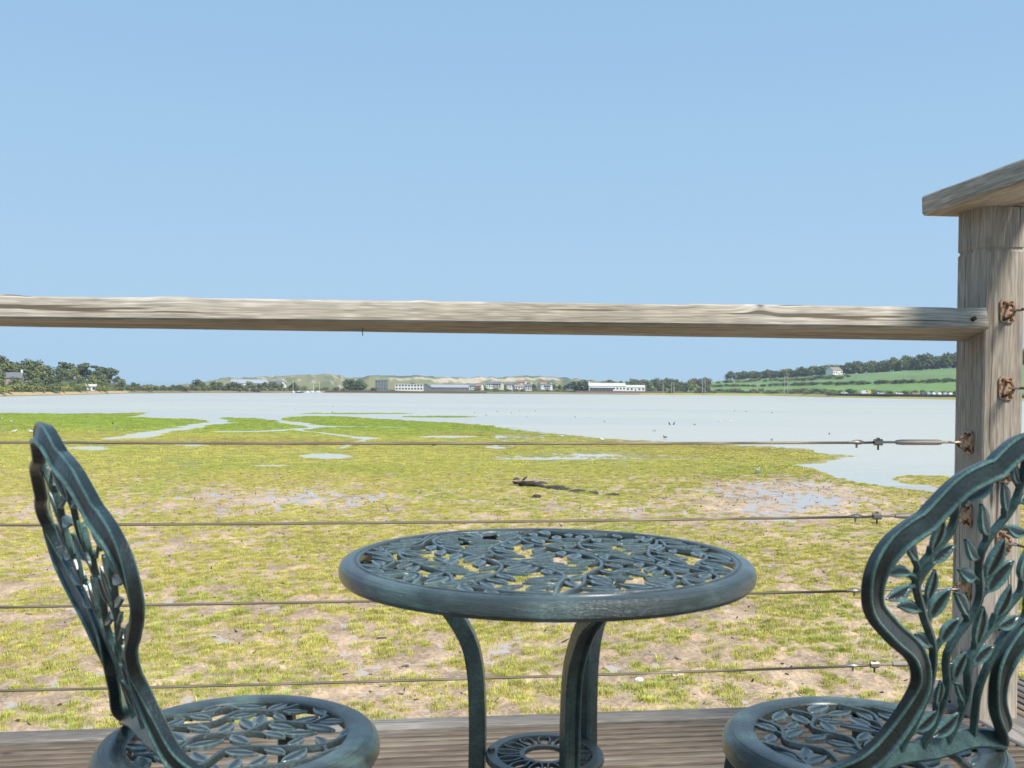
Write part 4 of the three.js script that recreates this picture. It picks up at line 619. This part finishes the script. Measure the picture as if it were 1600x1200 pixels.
function house({ px, s, depth, y, w, d = 7, h = 3.2, rh = 2.2, wall = 'white', roof = 'slate', turn = 0, cols = 3, rows = 1, chim = [], name = 'house', label, cat = 'house', grp, flat = false, door = true }) {
  const o = group(), q = depth ? (() => { const r = ray(px, horizon(px)); return V(r.x * depth / -r.z, y, -depth); })() : onShore(px, s); if (y !== undefined) q.y = y;
  const found = 1.5; part(o, 'wall', flat ? box(w, h + found, d, 0, (h - found) / 2, 0) : merge([box(w, h + found, d, 0, (h - found) / 2, 0), gable(w - 0.02, d - 0.02, rh - 0.08).translate(0, h, 0)]), wallM[wall]);
  let rf;
  if (flat) rf = part(o, 'roof', box(w + 0.5, 0.3, d + 0.5, 0, h + 0.15, 0), roofM[roof]);
  else { const sl = Math.atan2(rh, d / 2), L = Math.hypot(rh, d / 2) + 0.35; rf = part(o, 'roof', merge([1, -1].map(k => { const g = new THREE.BoxGeometry(w + 0.6, 0.18, L); g.translate(0, 0.09, k * L / 2); g.rotateX(k * sl); g.translate(0, h + rh, 0); return g; })), roofM[roof]); }
  for (const cx of chim) part(rf, 'chimney', box(0.8, 1.7, 0.7, cx * w / 2, h + rh + 0.45, 0), wallM.white);
  for (let r = 0; r < rows; r++) for (let c = 0; c < cols; c++) {
    const x = (c + 0.5) / cols * w - w / 2, yy = (r + 0.5) * h / rows + 0.1, ww = Math.min(1.5, w / cols * 0.6), wh = Math.min(1.4, h / rows * 0.5);
    if (door && r === 0 && c === Math.floor(cols / 2) && cols > 2) { part(o, 'door', box(1.0, 2.0, 0.08, x, 1.0, d / 2 + 0.03), wallM.timber); continue; }
    const win = part(o, 'window', box(ww + 0.2, wh + 0.2, 0.06, x, yy, d / 2 + 0.02), frameM); part(win, 'pane', box(ww, wh, 0.05, x, yy, d / 2 + 0.045), paneM);
  }
  o.position.copy(q); o.rotation.y = turn + Math.atan2(-q.x, -q.z) * -0 ; return top(o, name, label, cat, grp);
}
house({ px: 17, s: 62, w: 9.8, d: 7, h: 3.4, rh: 2.4, wall: 'stone', roof: 'slate', chim: [-0.92, 0.92], y: 4.3, turn: 0.3, name: 'cottage', label: 'stone cottage with slate roof and two white end chimneys', cat: 'cottage' });
house({ px: 51, s: 66, w: 5.5, d: 5, h: 2.4, rh: 1.7, wall: 'stone', roof: 'slate', y: 3.6, turn: 0.3, cols: 2, name: 'outbuilding', label: 'small slate-roofed outbuilding beside the stone cottage', cat: 'outbuilding' });
house({ px: 141, s: 30, w: 6, d: 5, h: 2.4, rh: 1.0, wall: 'white', roof: 'pale', y: 1.6, turn: 0.3, cols: 3, name: 'house', label: 'small white house among trees at the foot of the headland', cat: 'house' });
house({ px: 389, s: 60, w: 26, d: 9, h: 4.2, rh: 2.8, wall: 'white', roof: 'metal', y: 2.8, turn: 0.25, cols: 6, name: 'shed', label: 'long white shed with grey metal roof above the shore trees', cat: 'shed' });
house({ px: 432, s: 55, w: 13, d: 8, h: 3.6, rh: 2.8, wall: 'white', roof: 'slate', y: 2.6, turn: -0.5, cols: 3, name: 'shed', label: 'shorter dark-roofed boat shed with a white gable end', cat: 'shed' });
house({ px: 596, s: 70, w: 9.4, d: 9, h: 8.2, wall: 'blue', roof: 'slate', y: 2.4, flat: true, cols: 4, rows: 3, door: false, name: 'apartment_block', label: 'dark blue-grey flat-roofed apartment block of three storeys', cat: 'building' });
house({ px: 640, s: 50, w: 23, d: 9, h: 5.2, wall: 'white', roof: 'pale', y: 2.3, flat: true, cols: 9, rows: 2, door: false, name: 'framed_building', label: 'low white framed building with a grid of dark openings', cat: 'building' });
house({ px: 666, s: 50, w: 4.5, d: 7, h: 3.2, rh: 2.4, wall: 'blue', roof: 'slate', y: 2.3, turn: 1.4, cols: 2, name: 'house', label: 'small dark gabled house between the framed building and long shed', cat: 'house' });
house({ px: 703, s: 55, w: 32, d: 8, h: 2.6, rh: 2.2, wall: 'timber', roof: 'metal', y: 2.4, cols: 12, name: 'shed', label: 'very long low shed with pale grey roof beside the framed building', cat: 'shed', door: false });
{ const V8 = [[752, 95, 8, 4.5, 'red'], [765, 80, 9, 5, 'slate'], [778, 110, 8, 5.5, 'red'], [782, 70, 10, 4.4, 'slate'], [797, 90, 9, 5.2, 'slate'], [806, 66, 11, 4.2, 'brown'], [820, 120, 9, 7, 'red'], [826, 72, 8, 4.2, 'slate'], [845, 85, 9, 4.6, 'red'], [860, 70, 8, 4, 'slate'], [736, 80, 8, 4.4, 'slate']];
  const words = ['two-storey white house with red roof at the edge of the village', 'white house with slate roof beside the red-roofed one', 'white house with red roof uphill in the village', 'wide white house with slate roof low in the village', 'white house with slate roof mid village between trees', 'broad white house under a brown roof near the shore', 'white house with red roof highest in the village', 'small white slate-roofed house near the village shore', 'white house with red roof apart from the village row', 'last small slate-roofed white house before the hotel trees', 'white slate-roofed house beside the long grey shed'];
  V8.forEach(([px, s, w, y, roof], i) => house({ px: px + (i % 3 - 1) * 3, s: s + (i * 37 % 50) - 15, w: w * 0.72, d: 6, h: 3.2, rh: 1.9, wall: i % 4 === 3 ? 'cream' : 'white', roof, y: y - 1.2 + (i * 13 % 5) * 0.5, turn: (i % 3 - 1) * 0.4, cols: 3, rows: 2, chim: i % 2 ? [0.9] : [], label: words[i], grp: 'village houses' })); }
house({ px: 948, s: 28, w: 32, d: 11, h: 4.2, rh: 2.6, wall: 'white', roof: 'pale', y: 3.0, cols: 11, chim: [-0.95], name: 'hotel', label: 'long white single-storey hotel with pale roof on the sea wall', cat: 'hotel' });
house({ px: 989, s: 29, w: 20, d: 9, h: 3.2, rh: 2.0, wall: 'white', roof: 'pale', y: 3.0, cols: 6, name: 'hotel_wing', label: 'lower white wing at the end of the long hotel', cat: 'hotel' });
{ const o = group(), q = onShore(940, 22); part(o, 'frame', merge([...Array(11)].map((_, i) => box(0.12, 2.8, 0.12, -10 + i * 2, 1.4, 0)).concat([box(20.2, 0.16, 0.2, 0, 2.86, 0)])), frameM); for (let i = 0; i < 10; i++) part(o, 'pane', box(1.84, 2.6, 0.05, -9 + i * 2, 1.4, 0), paneM); part(o, 'roof', box(20.6, 0.12, 3, 0, 3.0, -1.4), roofM.pale); q.y = 3.0; o.position.copy(q); top(o, 'conservatory', 'glazed conservatory along the front of the long hotel', 'conservatory'); }
house({ px: 1303, s: 276, w: 13.5, d: 9, h: 4.2, rh: 3, wall: 'white', roof: 'brown', turn: 0.55, cols: 4, y: landH(1303, 276) + 0.3, label: 'white house with brown roof standing alone at the hilltop wood' });
// sea wall below the hotel and the quay wall: courses of stone
{
  const wallRun = (px0, px1, s, h, mat, name, label) => { const n = 40, pts = []; for (let i = 0; i <= n; i++) { const p = shoreAt(lerp(px0, px1, i / n), s); p.y = h / 2 - 0.2; pts.push(p); } top(new THREE.Mesh(sweep(along(pts, UP), barProf(1.0, h + 0.4, 0.08), { crease: 0.3 }), mat), name, label, 'wall'); };
  const stoneTex = tex(512, 256, (u, v) => { const a = fbm(u * 20, v * 10, 3, 20, 10), b = fbm(u * 80, v * 60, 2, 80, 60), k = 0.65 + 0.5 * (a - 0.5) + 0.5 * (b - 0.5); return [k, k * 0.9, k * 0.86]; }, true, [0.15, 0.3]);
  wallRun(900, 1060, 16, 3.0, new THREE.MeshStandardMaterial({ map: stoneTex, color: new THREE.Color().setRGB(0.55, 0.42, 0.40), roughness: 0.9 }), 'sea_wall', 'purplish stone sea wall along the shore below the hotel');
  wallRun(1312, 1640, 15, 2.7, new THREE.MeshStandardMaterial({ map: stoneTex, color: new THREE.Color().setRGB(0.20, 0.185, 0.18), roughness: 0.9 }), 'quay_wall', 'dark stone quay wall with parked vehicles above it');
  wallRun(508, 760, 4, 1.6, new THREE.MeshStandardMaterial({ map: stoneTex, color: new THREE.Color().setRGB(0.32, 0.24, 0.16), roughness: 0.95 }), 'harbour_bank', 'low brown stone bank along the harbour shore');
  const yard = group(); const pts = []; for (let i = 0; i <= 30; i++) { const p = shoreAt(lerp(1312, 1640, i / 30), 20.2); p.y = 2.35; pts.push(p); }
  structure(new THREE.Mesh(sweep(along(pts, UP), barProf(9.4, 0.2, 0.02)), std(0.22, 0.2, 0.18, 0.9)), 'quay', 'grey gravel quay where the vehicles stand', 'quay');
}
// vehicles on the quay
{
  const side = (pts, w) => { const s = new THREE.Shape(); pts.forEach((p, i) => i ? s.lineTo(...p) : s.moveTo(...p)); const g = new THREE.ExtrudeGeometry(s, { depth: w, bevelEnabled: true, bevelSize: 0.06, bevelThickness: 0.06, bevelSegments: 2 }); return g.translate(0, 0, -w / 2); };
  const wheelG = merge([new THREE.CylinderGeometry(0.32, 0.32, 0.2, 16).rotateX(Math.PI / 2)]), rimG = new THREE.CylinderGeometry(0.19, 0.19, 0.215, 12).rotateX(Math.PI / 2), tyreM = std(0.02, 0.02, 0.02, 0.8), rimM = std(0.5, 0.5, 0.52, 0.4, { metalness: 0.6 });
  const carB = side([[-2.1, 0.32], [-2.1, 0.85], [-1.9, 0.95], [-1.55, 1.38], [0.35, 1.42], [1.0, 0.95], [1.9, 0.82], [2.1, 0.6], [2.1, 0.32]], 1.6), carG = side([[-1.6, 0.97], [-1.42, 1.31], [0.28, 1.35], [0.8, 0.97]], 1.66);
  const vanB = side([[-2.4, 0.35], [-2.4, 2.35], [1.2, 2.4], [1.9, 1.35], [2.45, 1.15], [2.45, 0.35]], 1.8), vanG = side([[0.5, 1.35], [0.5, 1.95], [1.25, 1.95], [1.65, 1.35]], 1.86);
  const car = (px, van, c, label, turn = 0) => { const o = group(), p = shoreAt(px, 20); p.y = 2.46; part(o, 'body', van ? vanB : carB, new THREE.MeshPhysicalMaterial({ color: new THREE.Color().setRGB(...c), roughness: 0.35, clearcoat: 0.6 })); part(o, 'windows', van ? vanG : carG, paneM); for (const x of [-1.3, 1.3]) for (const z of [-0.8, 0.8]) { const w = part(o, 'wheel', wheelG, tyreM); w.position.set(x, 0.32, z); part(w, 'rim', rimG, rimM); } o.position.copy(p); o.rotation.y = turn; top(o, van ? 'van' : 'car', label, van ? 'van' : 'car', 'vehicles on the quay'); };
  car(1319, 0, [0.75, 0.75, 0.74], 'white car parked at the field end of the quay'); car(1351, 1, [0.75, 0.74, 0.7], 'tall white van on the quay beside a yellow one'); car(1358, 1, [0.75, 0.6, 0.16], 'tall yellow van on the quay', 1.3); car(1376, 0, [0.6, 0.62, 0.66], 'pale silver car alone between the vans and the white hatchback'); car(1405, 0, [0.8, 0.79, 0.76], 'white hatchback alone on the open middle of the quay'); car(1431, 0, [0.55, 0.3, 0.13], 'orange-brown car parked at the start of the long car row');
  [[1441, [0.1, 0.12, 0.16], 'dark blue car'], [1450, [0.35, 0.42, 0.5], 'blue-grey car'], [1458, [0.7, 0.71, 0.72], 'silver car'], [1467, [0.8, 0.78, 0.74], 'white car'], [1476, [0.42, 0.44, 0.48], 'mid-grey car'], [1484, [0.76, 0.76, 0.78], 'pale silver car'], [1510, [0.3, 0.05, 0.05], 'dark red car']].forEach(([px, c, t]) => car(px, 0, c, `${t} in the car row nearest the corner post on the quay`, 1.45));
  // poles
  const poleM = std(0.42, 0.38, 0.31, 0.85);
  const pole = (px, s, h, twin, label) => { const o = group(), p = onShore(px, s); const g = x => sweep(along([V(x, -0.5, 0), V(x, h, 0)], V(0, 0, 1), [0.24, 0.17]), ring(1, 1, 8)); part(o, 'post', g(twin ? -1.15 : 0), poleM); if (twin) { part(o, 'post', g(1.15), poleM); for (const yy of [h - 0.6, h - 2]) part(o, 'crossarm', box(3.4, 0.22, 0.22, 0, yy, 0.27), poleM); } else part(o, 'crossarm', box(1.6, 0.16, 0.16, 0, h - 0.5, 0.25), poleM); for (const x of twin ? [-1.5, 0, 1.5] : [-0.7, 0.7]) part(o, 'insulator', cyl(0.09, 0.11, 0.3, 8, x, h - (twin ? 0.35 : 0.28), 0.27), std(0.3, 0.2, 0.15, 0.4)); o.position.copy(p); top(o, 'utility_pole', label, 'pole', 'power line poles'); };
  pole(1228.5, 4, 15, true, 'tall twin utility pole with crossarms below the lower field'); pole(1099.5, 4, 12.5, true, 'twin utility pole before the dark trees past the hotel'); pole(1051, 6, 10, true, 'shorter twin utility pole at the end of the sea wall'); pole(1036, 8, 8, false, 'single utility pole on the sea wall by the hotel wing'); pole(1412, 122, 8, false, 'single pole in the hedge between the two fields');
  const mk = group(), mp = onLevel(801, 616.5, 0); part(mk, 'stake', cyl(0.14, 0.16, 7, 8, 0, 2.5, 0), poleM); part(mk, 'top_mark', cyl(0.3, 0.3, 0.7, 10, 0, 5.8, 0), wallM.timber); mk.position.copy(mp); top(mk, 'channel_marker', 'timber channel marker stake standing in the far water', 'marker');
  // moored boats in the harbour mouth
  const hull = (() => { const st = []; for (let i = 0; i <= 12; i++) { const t = i / 12; st.push({ p: V(lerp(-3, 3.4, t), 0.35 + 0.25 * t * t, 0), S: V(0, 0, 1), N: UP, k: Math.max(0.05, t < 0.5 ? 0.85 + 0.3 * t : Math.cos((t - 0.5) * 3.0)) }); } return sweep(st, [[-1, 0.5], [-0.9, -0.1], [-0.45, -0.55], [0, -0.7], [0.45, -0.55], [0.9, -0.1], [1, 0.5]], { crease: 0.6 }); })();
  const boat = (px, s, c, mast, label) => { const o = group(), p = shoreAt(px, s); p.y = 0; part(o, 'hull', hull, std(...c, 0.4)); part(o, 'cabin', box(2.0, 0.8, 1.2, -0.3, 1.1, 0), frameM); if (mast) { part(o, 'mast', cyl(0.09, 0.12, mast, 6, 0.5, mast / 2 + 0.6, 0), frameM); part(o, 'boom', box(2.8, 0.12, 0.12, -0.9, 1.9, 0), frameM); } o.position.copy(p); o.rotation.y = px % 3; top(o, 'boat', label, 'boat', 'boats moored in the harbour'); };
  boat(458, -3, [0.7, 0.55, 0.25], 9, 'yellow-hulled yacht with a tall mast at the harbour shore'); boat(468, -6, [0.05, 0.06, 0.09], 0, 'dark motor boat low on the water by the harbour'); boat(481, -2, [0.8, 0.8, 0.78], 0, 'white motor boat at the harbour mouth'); boat(498, -2, [0.8, 0.79, 0.76], 8, 'white yacht with mast beside the harbour bank'); boat(489, 0, [0.75, 0.75, 0.76], 6, 'white dinghy yacht between the motor boat and the bank');
}
scene.fog = new THREE.FogExp2(new THREE.Color(0.72, 0.82, 0.92), 0.00015);
renderer.render(scene, camera);
